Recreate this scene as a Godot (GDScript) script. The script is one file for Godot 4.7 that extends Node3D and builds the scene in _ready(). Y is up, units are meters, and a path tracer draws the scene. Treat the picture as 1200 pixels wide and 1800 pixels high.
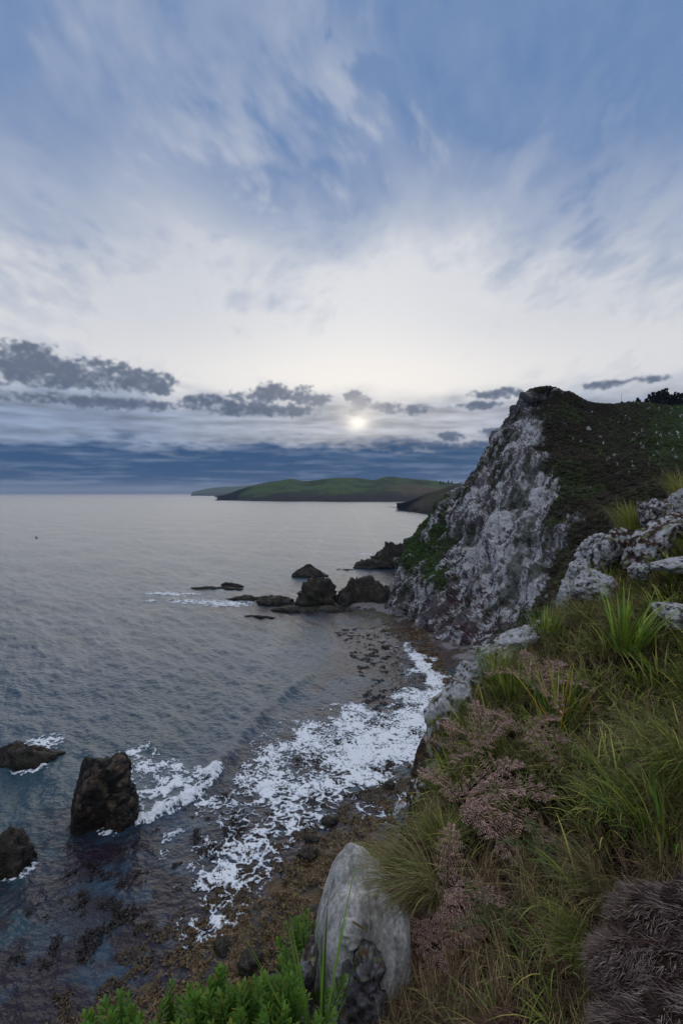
extends Node3D
# A rocky sea cove seen from a grassy cliff top under a clouded evening sky.
# Metres, y up, sea level at y = 0; the viewer stands at x = z = 0 and looks towards -z.

var rng := RandomNumberGenerator.new()
var nz := FastNoiseLite.new()      # smooth fractal noise, feature size about 1
var rid := FastNoiseLite.new()     # ridged fractal noise
var cel := FastNoiseLite.new()     # cell borders
var one := FastNoiseLite.new()     # one octave only
var T := {}                        # shared textures
var M := {}                        # shared materials
var taken := {}

func _ready() -> void:
	rng.seed = 11
	setup_noise()
	# camera
	var cam := Camera3D.new()
	cam.name = "camera"
	cam.fov = 90.0
	cam.near = 0.05
	cam.far = 120000.0
	add_child(cam)
	cam.position = Vector3(0, 40, 0)
	cam.rotation.x = -atan(33.0 / 900.0)
	cam.current = true
	# sky and exposure
	var env := Environment.new()
	env.background_mode = Environment.BG_SKY
	env.tonemap_mode = Environment.TONE_MAPPER_LINEAR
	env.tonemap_exposure = 1.52
	env.sdfgi_enabled = true
	env.ssao_enabled = true
	env.ssil_enabled = true
	env.fog_enabled = true
	env.fog_density = 0.00006
	env.fog_light_color = Color(0.72, 0.78, 0.88)
	var sky := Sky.new()
	var pano := PanoramaSkyMaterial.new()
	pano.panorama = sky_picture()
	sky.sky_material = pano
	env.sky = sky
	var we := WorldEnvironment.new()
	we.name = "environment"
	we.environment = env
	add_child(we)
	# the sun, low behind thin cloud over the far shore
	var sun := DirectionalLight3D.new()
	sun.name = "sun"
	sun.light_color = Color(1.0, 0.96, 0.90)
	sun.light_energy = 0.21
	sun.light_angular_distance = 80.0
	sun.shadow_enabled = true
	add_child(sun)
	sun.look_at_from_position(Vector3.ZERO, -sun_direction(), Vector3.UP)
	make_materials()
	build_sea()
	build_far_land()
	build_shore()
	build_cliff()
	build_sea_rocks()
	build_foam()
	build_foreground()

func sun_direction() -> Vector3:
	return Vector3(sin(0.035) * cos(0.19), sin(0.19), -cos(0.035) * cos(0.19))

func setup_noise() -> void:
	for n in [nz, rid, one, cel]:
		n.seed = 7
		n.frequency = 1.0
		n.noise_type = FastNoiseLite.TYPE_SIMPLEX
		n.fractal_type = FastNoiseLite.FRACTAL_FBM
		n.fractal_octaves = 4
	rid.fractal_type = FastNoiseLite.FRACTAL_RIDGED
	one.fractal_type = FastNoiseLite.FRACTAL_NONE
	cel.noise_type = FastNoiseLite.TYPE_CELLULAR
	cel.fractal_type = FastNoiseLite.FRACTAL_NONE
	cel.cellular_return_type = FastNoiseLite.RETURN_DISTANCE2_SUB
	cel.cellular_jitter = 1.0

# ---------------------------------------------------------------- naming
func tag(o: Node, label := "", category := "", group := "", kind := "") -> Node:
	if label: o.set_meta("label", label)
	if category: o.set_meta("category", category)
	if group: o.set_meta("group", group)
	if kind: o.set_meta("kind", kind)
	return o

func numbered(called: String) -> String:
	if not taken.has(called):
		taken[called] = 0
		return called
	taken[called] += 1
	return "%s_%03d" % [called, taken[called]]

func put(called: String, mesh: Mesh, mat: Material, parent: Node = self) -> MeshInstance3D:
	var o := MeshInstance3D.new()
	o.name = numbered(called) if parent == self else called
	o.mesh = mesh
	o.material_override = mat
	parent.add_child(o, true)
	return o

func base(called: String, where: Vector3) -> Node3D:
	var o := Node3D.new()
	o.name = numbered(called)
	add_child(o)
	o.position = where
	return o

func many(called: String, mesh: Mesh, mat: Material, spots: Array, tints: PackedColorArray, parent: Node = self) -> MultiMeshInstance3D:
	var mm := MultiMesh.new()
	mm.transform_format = MultiMesh.TRANSFORM_3D
	mm.use_colors = true
	mm.mesh = mesh
	mm.instance_count = spots.size()
	for i in spots.size():
		mm.set_instance_transform(i, spots[i])
		mm.set_instance_color(i, tints[i])
	var o := MultiMeshInstance3D.new()
	o.name = numbered(called) if parent == self else called
	o.multimesh = mm
	o.material_override = mat
	parent.add_child(o, true)
	o.set_meta("kind", "stuff")
	return o

# ---------------------------------------------------------------- work on all cores
func rows(count: int, job: Callable) -> Array:
	# job(row) for every row, shared out over threads; the results in order
	var parts := 4
	var threads := []
	for k in parts:
		var t := Thread.new()
		t.start(some_rows.bind(count * k / parts, count * (k + 1) / parts, job))
		threads.append(t)
	var out := []
	for t in threads:
		out.append_array(t.wait_to_finish())
	return out

func some_rows(from: int, to: int, job: Callable) -> Array:
	var out := []
	for j in range(from, to):
		out.append(job.call(j))
	return out

# ---------------------------------------------------------------- meshes
func grid_mesh(p: PackedVector3Array, c: PackedColorArray, nu: int, nv: int, wrap := false, flip := false) -> ArrayMesh:
	# p[j * nu + i]; front faces run clockwise
	var idx := PackedInt32Array()
	var cu := nu if wrap else nu - 1
	idx.resize(cu * (nv - 1) * 6)
	var k := 0
	for j in nv - 1:
		for i in cu:
			var a := j * nu + i
			var b := j * nu + (i + 1) % nu
			var d := a + nu
			var e := b + nu
			if flip:
				idx[k] = a; idx[k + 1] = d; idx[k + 2] = b
				idx[k + 3] = b; idx[k + 4] = d; idx[k + 5] = e
			else:
				idx[k] = a; idx[k + 1] = b; idx[k + 2] = d
				idx[k + 3] = b; idx[k + 4] = e; idx[k + 5] = d
			k += 6
	return indexed(p, c, idx)

func indexed(p: PackedVector3Array, c: PackedColorArray, idx: PackedInt32Array) -> ArrayMesh:
	var n := PackedVector3Array()
	n.resize(p.size())
	for k in range(0, idx.size(), 3):
		var a := idx[k]
		var b := idx[k + 1]
		var d := idx[k + 2]
		var f := (p[d] - p[a]).cross(p[b] - p[a])
		n[a] += f
		n[b] += f
		n[d] += f
	for i in n.size():
		n[i] = n[i].normalized()
	var arr := []
	arr.resize(Mesh.ARRAY_MAX)
	arr[Mesh.ARRAY_VERTEX] = p
	arr[Mesh.ARRAY_NORMAL] = n
	if c.size(): arr[Mesh.ARRAY_COLOR] = c
	arr[Mesh.ARRAY_INDEX] = idx
	var m := ArrayMesh.new()
	m.add_surface_from_arrays(Mesh.PRIMITIVE_TRIANGLES, arr)
	return m

func catmull(a, b, c, d, t: float):
	return 0.5 * ((2.0 * b) + (c - a) * t + (2.0 * a - 5.0 * b + 4.0 * c - d) * t * t + (3.0 * b - a - 3.0 * c + d) * t * t * t)

func along(pts: Array, t: float):
	# a point of a smooth curve through pts, t from 0 to 1
	var n := pts.size() - 1
	var f := clampf(t, 0, 1) * n
	var i := mini(int(f), n - 1)
	return catmull(pts[maxi(i - 1, 0)], pts[i], pts[i + 1], pts[mini(i + 2, n)], f - i)

func loft(ribs: Array, nu: int, nv: int) -> PackedVector3Array:
	# a smooth sheet through ribs (each a list of points); u runs over ribs, v along a rib
	var lines := []
	for r in ribs:
		var l := []
		for j in nv:
			l.append(along(r, j / float(nv - 1)))
		lines.append(l)
	var got := rows(nv, func(j: int):
		var ctrl := []
		for l in lines: ctrl.append(l[j])
		var row := PackedVector3Array()
		for i in nu: row.append(along(ctrl, i / float(nu - 1)))
		return row)
	var p := PackedVector3Array()
	for g in got: p.append_array(g)
	return p

func sheet_normals(p: PackedVector3Array, nu: int, nv: int, flip := false) -> PackedVector3Array:
	var n := PackedVector3Array()
	n.resize(p.size())
	for j in nv:
		for i in nu:
			var du := p[j * nu + mini(i + 1, nu - 1)] - p[j * nu + maxi(i - 1, 0)]
			var dv := p[mini(j + 1, nv - 1) * nu + i] - p[maxi(j - 1, 0) * nu + i]
			var f := dv.cross(du).normalized()
			n[j * nu + i] = -f if flip else f
	return n

func sm(a: float, b: float, x: float) -> float:
	return smoothstep(a, b, x)

func lin(r: float, g: float, b: float) -> Color:
	return Color(r, g, b)

# ---------------------------------------------------------------- materials
func noise_tex(called: String, size: int, freq: float, octaves: int, as_normal := false, strength := 8.0, ridged := false, lo := 0.0, hi := 1.0) -> void:
	var f := FastNoiseLite.new()
	f.seed = 3 + T.size()
	f.noise_type = FastNoiseLite.TYPE_SIMPLEX
	f.frequency = freq
	f.fractal_octaves = octaves
	if ridged: f.fractal_type = FastNoiseLite.FRACTAL_RIDGED
	var t := NoiseTexture2D.new()
	t.width = size
	t.height = size
	t.seamless = true
	t.seamless_blend_skirt = 0.2
	t.noise = f
	if as_normal:
		t.as_normal_map = true
		t.bump_strength = strength
	elif lo > 0.0:
		var g := Gradient.new()
		g.set_color(0, Color(lo, lo, lo))
		g.set_color(1, Color(hi, hi, hi))
		t.color_ramp = g
	T[called] = t

func vc(rough: float, tile: float, relief_cm: float, relief := "grain", spec := 0.5, mottle := "") -> StandardMaterial3D:
	# base colour from the vertices, fine relief and mottling from computed textures
	var m := StandardMaterial3D.new()
	m.vertex_color_use_as_albedo = true
	m.roughness = rough
	m.metallic_specular = spec
	m.uv1_triplanar = true
	m.uv1_world_triplanar = true
	m.uv1_scale = Vector3.ONE / tile
	if relief_cm > 0.0:
		m.heightmap_enabled = true
		m.heightmap_texture = T[relief]
		m.heightmap_scale = relief_cm
	if mottle: m.albedo_texture = T[mottle]
	return m

func leafy(rough := 0.55, back := 0.5) -> StandardMaterial3D:
	var m := StandardMaterial3D.new()
	m.vertex_color_use_as_albedo = true
	m.roughness = rough
	m.metallic_specular = 0.35
	m.cull_mode = BaseMaterial3D.CULL_DISABLED
	if back > 0.0:
		m.backlight_enabled = true
		m.backlight = Color(back, back, back * 0.9).linear_to_srgb()
	return m

func make_materials() -> void:
	noise_tex("grain", 1024, 0.012, 6)
	noise_tex("crack", 1024, 0.006, 6, false, 8.0, true)
	noise_tex("mottle", 1024, 0.02, 6, false, 8.0, false, 0.62, 1.0)
	noise_tex("ripple", 2048, 0.014, 5, true, 12.0)
	M.rock = vc(0.85, 1.3, 1.6, "crack", 0.3, "mottle")
	M.boulder = vc(0.8, 0.6, 0.35, "grain", 0.3, "mottle")
	M.cliff = vc(0.9, 14.0, 60.0, "crack", 0.25, "mottle")
	M.sea_rock = vc(0.6, 5.0, 30.0, "crack", 0.4, "mottle")
	M.shore = vc(0.5, 6.0, 20.0, "grain", 0.4, "mottle")
	M.land = vc(0.95, 300.0, 0.0, "grain", 0.1, "mottle")
	M.soil = vc(0.95, 0.7, 3.0, "grain", 0.1, "mottle")
	M.leaf = leafy(0.5, 0.45)
	M.grass = leafy(0.5, 0.5)
	M.dead = leafy(0.8, 0.15)
	M.scrub = leafy(0.8, 0.1)
	M.kelp = leafy(0.25, 0.1)
	M.foam = vc(0.7, 1.5, 0.0, "grain", 0.2)
	var w := StandardMaterial3D.new()
	w.vertex_color_use_as_albedo = true
	w.roughness = 0.28
	w.metallic_specular = 0.36
	w.uv1_triplanar = true
	w.uv1_world_triplanar = true
	w.uv1_scale = Vector3(1.0 / 46.0, 1.0 / 46.0, 1.0 / 38.0)
	w.normal_enabled = true
	w.normal_texture = T.ripple
	w.normal_scale = 0.8
	M.sea = w

# ---------------------------------------------------------------- sky
const SKY_W := 3072
const SKY_H := 1536

func sky_picture() -> ImageTexture:
	# above the horizon row by row; below it one plain colour
	var half := SKY_H / 2
	var got := rows(half, sky_row)
	var data := PackedFloat32Array()
	for g in got: data.append_array(g)
	var low := PackedFloat32Array()
	low.resize(SKY_W * half * 3)
	for i in SKY_W * half:
		low[i * 3] = 0.06
		low[i * 3 + 1] = 0.085
		low[i * 3 + 2] = 0.12
	data.append_array(low)
	return ImageTexture.create_from_image(Image.create_from_data(SKY_W, SKY_H, false, Image.FORMAT_RGBF, data.to_byte_array()))

func sky_row(j: int) -> PackedFloat32Array:
	var out := PackedFloat32Array()
	out.resize(SKY_W * 3)
	var el := PI / 2 - (j + 0.5) / SKY_H * PI
	for i in SKY_W:
		var az := wrapf((i + 0.5) / SKY_W * TAU, -PI, PI)
		var c := sky_color(az, el)
		out[i * 3] = c.r
		out[i * 3 + 1] = c.g
		out[i * 3 + 2] = c.b
	return out

# low clouds, each [azimuth, elevation, half width, half height] in degrees
const PUFFS := [
	[-36, 12.2, 7, 1.6], [-31, 12.6, 4, 1.7], [-28.5, 12.0, 5, 1.5], [-25, 11.9, 5, 1.4], [-21.5, 11.6, 4.0, 1.3], [-38, 10.9, 9, 1.3], [-29, 10.9, 9, 1.0], [-19.6, 11.1, 1.8, .9],
	[-24, 9.2, 12, .7], [-36, 9.1, 8, .7], [-14.5, 9.9, 2.4, .7], [-12.0, 9.6, 2.2, .7], [-10, 10.3, 3.0, 1.1], [-7.5, 10.9, 2.6, 1.2], [-4.6, 10.8, 2.4, 1.1], [-2.6, 10.3, 1.8, .8], [-9, 9.1, 8, .7],
	[1.4, 10.6, 1.3, .7], [1.9, 9.9, 1.5, .7], [1.0, 9.0, 1.2, .5], [5.2, 9.4, 2.4, .7], [8.3, 9.2, 2.2, .6], [17, 10.5, 3.0, .6], [15, 9.4, 3.0, .5], [12, 6.2, 1.8, .6], [17.5, 6.5, 3.0, .5],
	[8, 5.2, 6, .7], [14, 5.0, 7, .7], [27, 10.6, 2.2, .45], [30.5, 10.8, 2.0, .4],
]

# thinner and thicker places of the high layer: [azimuth, elevation, half width, half height, change of cover]
const BREAKS := [[-33, 37, 10, 8, -0.42], [-2, 36, 7, 6, -0.30], [12, 35, 10, 6, -0.34], [33, 36, 10, 9, -0.34], [-8, 30, 9, 4, -0.28], [-15, 40, 5, 8, 0.18], [-29, 25, 9, 5, 0.15], [24, 27, 9, 5, 0.2], [2, 39, 5, 2, 0.2]]

func sky_color(az: float, el: float) -> Color:
	var d := Vector3(sin(az) * cos(el), sin(el), -cos(az) * cos(el))
	var e := rad_to_deg(el)
	var a := rad_to_deg(az)
	var s := sun_direction()
	var off := rad_to_deg(acos(clampf(d.dot(s), -1, 1)))
	# high streaky layer, seen in perspective from below
	var p := Vector2(d.x, d.z) / (d.y + 0.16)
	var q := p + Vector2(nz.get_noise_3d(p.x * 0.5, p.y * 0.5, 4.0), nz.get_noise_3d(p.x * 0.5, p.y * 0.5, 9.0)) * 0.16
	var big := nz.get_noise_3d(q.x * 0.75 + 0.3, q.y * 0.5, 1.7)
	var mid := nz.get_noise_3d(q.x * 2.3, q.y * 1.35, 5.1)
	var fine := nz.get_noise_3d(q.x * 7.0, q.y * 3.6, 8.3) + 0.5 * nz.get_noise_3d(q.x * 18.0, q.y * 10.0, 3.3)
	var round_sun := exp(-pow(off / 27.0, 2.0))
	var cover := 0.36 + big * 0.42 + mid * 0.42 + fine * 0.24 + round_sun * 0.34 + 0.30 * exp(-pow((e - 13.0) / 17.0, 2.0))
	cover = clampf(cover - 0.36 * sm(26, 46, e) + 0.22 * exp(-pow((e - 15.0) / 9.0, 2.0)), 0.14 + 0.12 * fine + 0.1 * mid, 1.1)
	for f in BREAKS:
		var dx: float = (a + mid * 9.0 - f[0]) / f[2]
		var dy: float = (e + fine * 7.0 - f[1]) / f[3]
		if absf(dx) < 2.5 and absf(dy) < 2.5: cover += f[4] * exp(-dx * dx - dy * dy)
	cover = maxf(cover, 0.06 + 0.12 * fine + 0.1 * mid)
	var gap := Color(0.125, 0.20, 0.355)
	var cloud := Color(0.33, 0.37, 0.46)
	# thin cloud passes more light the nearer it lies to the hidden sun
	var glow := exp(-pow(off / 21.0, 2.0))
	cloud = cloud.lerp(Color(0.60, 0.605, 0.625), glow)
	cloud = cloud.lerp(Color(0.50, 0.515, 0.55), 0.85 * (1.0 - glow) * exp(-pow((e - 14.0) / 9.0, 2.0)))
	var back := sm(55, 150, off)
	# overcast out of view, brightened overhead as added fill light for the land
	var fill_deck := Color(0.92, 0.96, 1.04) * (1.0 + 2.0 * sin(el)) / 3.0
	cloud = cloud.lerp(fill_deck, maxf(back, 0.8 * sm(46, 75, e)))
	gap = gap.lerp(fill_deck * 0.75, maxf(back, 0.8 * sm(46, 75, e)))
	var c := gap.lerp(cloud, cover)
	# dark cloud bank added out of view to hold down the low sky
	var added_bank := sm(40, 62, absf(a - 6.0)) * sm(30.0, 22.0, e + mid * 7.0 + fine * 2.0)
	c = c.lerp(Color(0.072, 0.095, 0.14) * (1.0 + 0.35 * fine + 0.25 * big), added_bank * 0.95)
	var warm := exp(-pow((e - 12.2) / 4.0, 2.0)) * exp(-pow((a - 2.0) / 26.0, 2.0))
	c = c.lerp(Color(0.76, 0.72, 0.67), 0.72 * warm)
	# lower, bluer air between the cloud banks
	var k := sm(11.8, 8.4, e + mid * 1.2)
	var haze := Color(0.18, 0.235, 0.34).lerp(Color(0.34, 0.35, 0.385), exp(-pow((a - 6.0) / 20.0, 2.0)))
	var strip := nz.get_noise_3d(a * 0.06, e * 0.75, 2.2) * 0.5 + nz.get_noise_3d(a * 0.25, e * 1.6, 6.2) * 0.3
	haze = haze * (1.0 + strip * 0.9)
	c = c.lerp(haze, k * 0.92 * (1.0 - 0.95 * added_bank))
	# broken grey cumulus
	if e < 16.0:
		var n := nz.get_noise_3d(a * 0.30, e * 0.5, 3.3) * 0.55 + nz.get_noise_3d(a * 1.1, e * 1.6, 1.3) * 0.5
		var dens := -1.0
		for f in PUFFS:
			var dx: float = (a - f[0]) / f[2]
			var dy: float = (e - f[1]) / f[3]
			if absf(dx) > 2.2 or absf(dy) > 2.5: continue
			dens = maxf(dens, 1.0 - dx * dx - dy * dy * (1.0 if dy > 0 else 0.6))
		if absf(a) > 36.0:
			var fade := sm(36, 44, absf(a))
			dens = maxf(dens, fade * (nz.get_noise_3d(a * 0.05, e * 0.3, 12.0) * 2.0 - 0.1) - 1.0 + fade - absf(e - 10.5) * 0.3)
		var op := sm(0.0, 0.6, dens + n * 1.3)
		var lit := sm(0.05, 1.0, dens * 0.8 + n * 1.1 + 0.15)
		var puff := Color(0.25, 0.285, 0.35).lerp(Color(0.075, 0.10, 0.155), lit)
		puff = puff.lerp(Color(0.5, 0.48, 0.47), 0.30 * exp(-pow(off / 7.0, 2.0)))
		c = c.lerp(puff, op * 0.92 * (1.0 - 0.9 * added_bank))
		# long dark bank above the horizon
		var e2 := e + nz.get_noise_3d(a * 0.10, e * 0.4, 7.7) * 1.4 + nz.get_noise_3d(a * 0.5, e * 1.8, 2.7) * 0.5
		var bank := sm(6.2, 4.4, e2) * sm(-0.6, 1.6, e)
		var inner := nz.get_noise_3d(a * 0.07, e * 1.3, 5.5) + 0.4 * nz.get_noise_3d(a * 0.3, e * 3.0, 6.5)
		var dark := Color(0.002, 0.042, 0.12).lerp(Color(0.085, 0.13, 0.225), clampf(0.10 + inner * 1.5 + sm(2.4, 0.6, e) * 0.35, 0, 1.3))
		dark = dark.lerp(Color(0.10, 0.145, 0.22), 0.4 * sm(4, 26, a))
		c = c.lerp(dark, bank * 0.95)
		var thin := exp(-pow((e - 0.25) / 0.22, 2.0))
		c = c.lerp(Color(0.17, 0.23, 0.33), thin * 0.5)
	# where the sun itself shows through
	var sx := a - 1.8
	var spot := exp(-pow(sx / 1.1, 2.0) - pow((e - 7.7) / 0.75, 2.0)) + 0.5 * exp(-pow(sx / 2.4, 2.0) - pow((e - 8.6) / 1.6, 2.0))
	c += Color(0.75, 0.66, 0.52) * spot * 0.62
	return c * lerpf(0.86, 1.0, maxf(back * sm(20, 30, e), 0.8 * sm(46, 75, e)))  # the added overcast fill out of view is left undimmed

# ---------------------------------------------------------------- sea
# the line where water meets the kelp flats and the beach, from the near end round the cove to the reef
const SHORE := [
	Vector2(-30.7, -30.6), Vector2(-22.0, -35.2), Vector2(-16.2, -40.3), Vector2(-13.5, -45.2), Vector2(-9.4, -48.4), Vector2(-6.1, -53.7), Vector2(0.0, -59.8), Vector2(6.7, -65.5), Vector2(13.7, -75.6), Vector2(19.9, -88.0),
	Vector2(21.4, -100.1), Vector2(21.2, -110.8), Vector2(19.5, -122.4), Vector2(17.5, -135.6), Vector2(14.9, -148.1), Vector2(7.2, -161.6), Vector2(-2.9, -171.0), Vector2(-13.7, -174.4), Vector2(-20.3, -181.5), Vector2(-8.9, -199.9), Vector2(9.9, -222.4), Vector2(33.6, -250.6), Vector2(75.2, -269.6)]
# the body of the surf, and the wash in the lee of the big stack
const SURF := [Vector2(21.4, -100.1), Vector2(21.5, -119.5), Vector2(18.7, -133.0), Vector2(15.7, -121.6), Vector2(16.6, -106.8), Vector2(9.8, -96.5), Vector2(0.0, -93.9), Vector2(-7.9, -88.0), Vector2(-13.3, -78.1), Vector2(-16.6, -68.1), Vector2(-19.2, -62.6), Vector2(-17.7, -55.5), Vector2(-14.7, -50.6), Vector2(-12.2, -45.2), Vector2(-9.6, -46.4), Vector2(-7.1, -51.7), Vector2(0.0, -59.3), Vector2(7.4, -65.5), Vector2(13.8, -76.4), Vector2(19.9, -88.0)]
const STREAK := [Vector2(-14.5, -52.9), Vector2(-9.1, -61.4), Vector2(0.0, -70.9), Vector2(11.4, -83.8), Vector2(21.2, -99.2)]
const CREST := [Vector2(-27.2, -60.7), Vector2(-23.6, -61.4), Vector2(-21.4, -63.7), Vector2(-19.4, -67.2), Vector2(-18.0, -72.3)]
const WASH := [Vector2(-27.2, -60.7), Vector2(-23.6, -61.4), Vector2(-21.4, -63.7), Vector2(-19.4, -67.2), Vector2(-18.0, -72.3), Vector2(-22.6, -73.9), Vector2(-28.2, -75.6), Vector2(-31.5, -79.5), Vector2(-33.8, -79.0), Vector2(-30.6, -70.2), Vector2(-27.4, -63.7)]
const ROLLER := [Vector2(-18.6, -72.0), Vector2(-17.3, -76.4), Vector2(-16.0, -83.4), Vector2(-14.1, -90.7), Vector2(-11.3, -100.1), Vector2(-6.8, -110.1)]

func seg_dist(p: Vector2, line: Array) -> float:
	var best := 1e9
	for i in line.size() - 1:
		var a: Vector2 = line[i]
		var ab: Vector2 = line[i + 1] - a
		var t := clampf((p - a).dot(ab) / ab.length_squared(), 0, 1)
		best = minf(best, p.distance_squared_to(a + ab * t))
	return sqrt(best)

func shore_side(p: Vector2) -> float:
	# metres from the shore line, positive on land
	var best := 1e9
	var side := 1.0
	for i in SHORE.size() - 1:
		var a: Vector2 = SHORE[i]
		var ab: Vector2 = SHORE[i + 1] - a
		var t := clampf((p - a).dot(ab) / ab.length_squared(), 0, 1)
		var q := a + ab * t
		var d := p.distance_squared_to(q)
		if d < best - 1e-6:
			best = d
			side = signf(ab.cross(p - a))
	return sqrt(best) * side

func inside(p: Vector2, poly: Array) -> float:
	var d := INF
	var s := 1.0
	var n := poly.size()
	var j := n - 1
	for i in n:
		var e: Vector2 = poly[j] - poly[i]
		var w: Vector2 = p - poly[i]
		var b := w - e * clampf(w.dot(e) / e.dot(e), 0, 1)
		d = minf(d, b.dot(b))
		var c1: bool = p.y >= poly[i].y
		var c2: bool = p.y < poly[j].y
		var c3: bool = e.x * w.y > e.y * w.x
		if (c1 and c2 and c3) or (not c1 and not c2 and not c3): s = -s
		j = i
	return -s * sqrt(d)

func wave(x: float, z: float) -> float:
	var r := sqrt(x * x + z * z)
	if r > 3000.0: return 0.0
	# swell rolling in towards the cove, wind chop over it
	var u := x * 0.83 - z * 0.55
	var v := x * 0.55 + z * 0.83
	var h := 0.55 * one.get_noise_2d(u * 0.021, v * 0.011 + 70.0) * sm(60.0, 400.0, r) + 0.26 * one.get_noise_2d(u * 0.06, v * 0.024) + 0.20 * one.get_noise_2d(u * 0.2 + 40.0, v * 0.09)
	if r < 500.0:
		h += (0.11 * one.get_noise_2d(u * 0.5 + 9.0, v * 0.26) + 0.035 * one.get_noise_2d(x * 1.1, z * 0.9 + 30.0)) * sm(500, 300, r)
	if r < 130.0:
		var p := Vector2(x, z)
		var calm := lerpf(1.0, 0.30, sm(-42.0, -8.0, shore_side(p))) if r < 200.0 else 1.0
		h *= calm
		var b := seg_dist(p, ROLLER)
		if b < 8.0:
			h += 0.8 * exp(-pow(b / 1.5, 2.0)) * sm(0.0, 1.0, 1.0 - b / 8.0)
		var c := seg_dist(p, CREST)
		if c < 5.0: h += 0.5 * exp(-pow(c / 1.0, 2.0)) * (1.0 + 0.9 * nz.get_noise_2d(x * 0.8, z * 0.8))
	return h * sm(3000, 1500, r)

func build_sea() -> void:
	var nu := 560
	var near := 680
	var job := func(j: int):
		var f := j / float(near - 1)
		# even steps in the angle below the horizon
		var slope := lerpf(1.9, 0.0006, pow(f, 0.8))
		var r := 40.0 / slope
		var pts := PackedVector3Array()
		var cols := PackedColorArray()
		for i in nu:
			var az := lerpf(-0.95, 0.95, i / float(nu - 1))
			var x := sin(az) * r
			var z := -cos(az) * r
			pts.append(Vector3(x, wave(x, z), z))
			var c := lin(0.031, 0.064, 0.100)
			var teal := sm(0.0, 0.5, one.get_noise_2d(x * 0.03 + 5.0, z * 0.03))
			c = c.lerp(lin(0.032, 0.070, 0.086), teal * 0.7)
			if r < 260.0:
				var p := Vector2(x, z)
				var sd := shore_side(p) + nz.get_noise_2d(x * 0.06, z * 0.06) * 14.0
				# red-brown weed and stone seen through the shallows
				var weed := sm(-34, -8, sd) * sm(-0.55, 0.35, nz.get_noise_2d(x * 0.16, z * 0.16) + 0.25)
				c = c.lerp(lin(0.020, 0.013, 0.018), weed * 0.95)
				var froth := inside(p, WASH)
				c = c.lerp(lin(0.10, 0.14, 0.16), 0.5 * sm(-0.4, 2.0, froth))
			cols.append(c)
		return [pts, cols]
	var got := rows(near, job)
	var p := PackedVector3Array()
	var c := PackedColorArray()
	for g in got:
		p.append_array(g[0])
		c.append_array(g[1])
	tag(put("sea", grid_mesh(p, c, nu, near, false, true), M.sea), "", "", "", "structure")

# ---------------------------------------------------------------- foam
func foam_value(x: float, z: float) -> float:
	# above zero where there is foam
	var p := Vector2(x, z)
	var best := -1.0
	var bend := Vector2(nz.get_noise_2d(x * 0.35, z * 0.35), nz.get_noise_2d(x * 0.35 + 50.0, z * 0.35)) * 1.3
	var q := p + bend
	# lines between drifting cells, two sizes
	var web := 1.0 - minf(1.0, (cel.get_noise_2d(q.x * 0.55, q.y * 0.55) + 1.0) * 2.3)
	var web2 := 1.0 - minf(1.0, (cel.get_noise_2d(q.x * 1.25 + 30.0, q.y * 1.25) + 1.0) * 2.0)
	var rough := nz.get_noise_2d(x * 1.9, z * 1.9)
	var lace := maxf(web * 1.15, web2 * lerpf(0.45, 0.95, sm(-56.0, -80.0, z))) + rough * lerpf(0.15, 0.6, sm(-62.0, -84.0, z))
	var s := inside(p, SURF)
	if s > -2.5:
		var drift := nz.get_noise_2d(x * 0.11 + 3.0, z * 0.11)
		var cover := sm(-1.5, 4.0, s + drift * 4.0) * (0.20 + 0.34 * sm(-62.0, -84.0, z)) + 0.26 * sm(7.0, 1.0, seg_dist(p, STREAK)) + drift * 0.5 - 0.04
		var lip := sm(2.6, 0.6, absf(shore_side(p) + 1.2)) * sm(-85, -100, z)
		best = maxf(best, lace * 0.9 + (cover + 0.6 * lip) * 1.05 - 0.92)
	var w := inside(p, WASH)
	if w > -1.2:
		var d := seg_dist(p, CREST)
		var cover := 0.35 * sm(-0.6, 1.0, w) + 0.95 * sm(1.9, 0.4, d + rough * 1.5 + 0.6 * nz.get_noise_2d(x * 0.9, z * 0.9)) + nz.get_noise_2d(x * 0.25, z * 0.25) * 0.7
		best = maxf(best, lace * 0.9 + cover - 0.95)
	return best

func foam_patch(x0: float, x1: float, z0: float, z1: float, step: float, value: Callable) -> ArrayMesh:
	var nx := int((x1 - x0) / step) + 1
	var nzz := int((z1 - z0) / step) + 1
	var vals := rows(nzz, func(j: int):
		var row := PackedFloat32Array()
		for i in nx: row.append(value.call(x0 + i * step, z0 + j * step))
		return row)
	var p := PackedVector3Array()
	var c := PackedColorArray()
	var idx := PackedInt32Array()
	for j in nzz - 1:
		for i in nx - 1:
			var f := [vals[j][i], vals[j][i + 1], vals[j + 1][i + 1], vals[j + 1][i]]
			if f[0] <= 0 and f[1] <= 0 and f[2] <= 0 and f[3] <= 0: continue
			var x := x0 + i * step
			var z := z0 + j * step
			var q := [Vector2(x, z), Vector2(x + step, z), Vector2(x + step, z + step), Vector2(x, z + step)]
			var poly := []
			for k in 4:
				var n := (k + 1) % 4
				if f[k] > 0: poly.append([q[k], f[k]])
				if (f[k] > 0) != (f[n] > 0):
					var t: float = f[k] / (f[k] - f[n])
					poly.append([q[k].lerp(q[n], t), 0.0])
			var first := p.size()
			for v in poly:
				var at: Vector2 = v[0]
				p.append(Vector3(at.x, wave(at.x, at.y) + 0.05 + 0.10 * minf(v[1], 0.6), at.y))
				c.append(lin(0.20, 0.24, 0.29).lerp(lin(0.82, 0.84, 0.87), sm(0.0, 0.30, v[1] + 0.12 * nz.get_noise_2d(at.x * 3.0, at.y * 3.0))))
			for k in range(1, poly.size() - 1):
				idx.append_array([first, first + k, first + k + 1])
	return indexed(p, c, idx)

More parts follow.
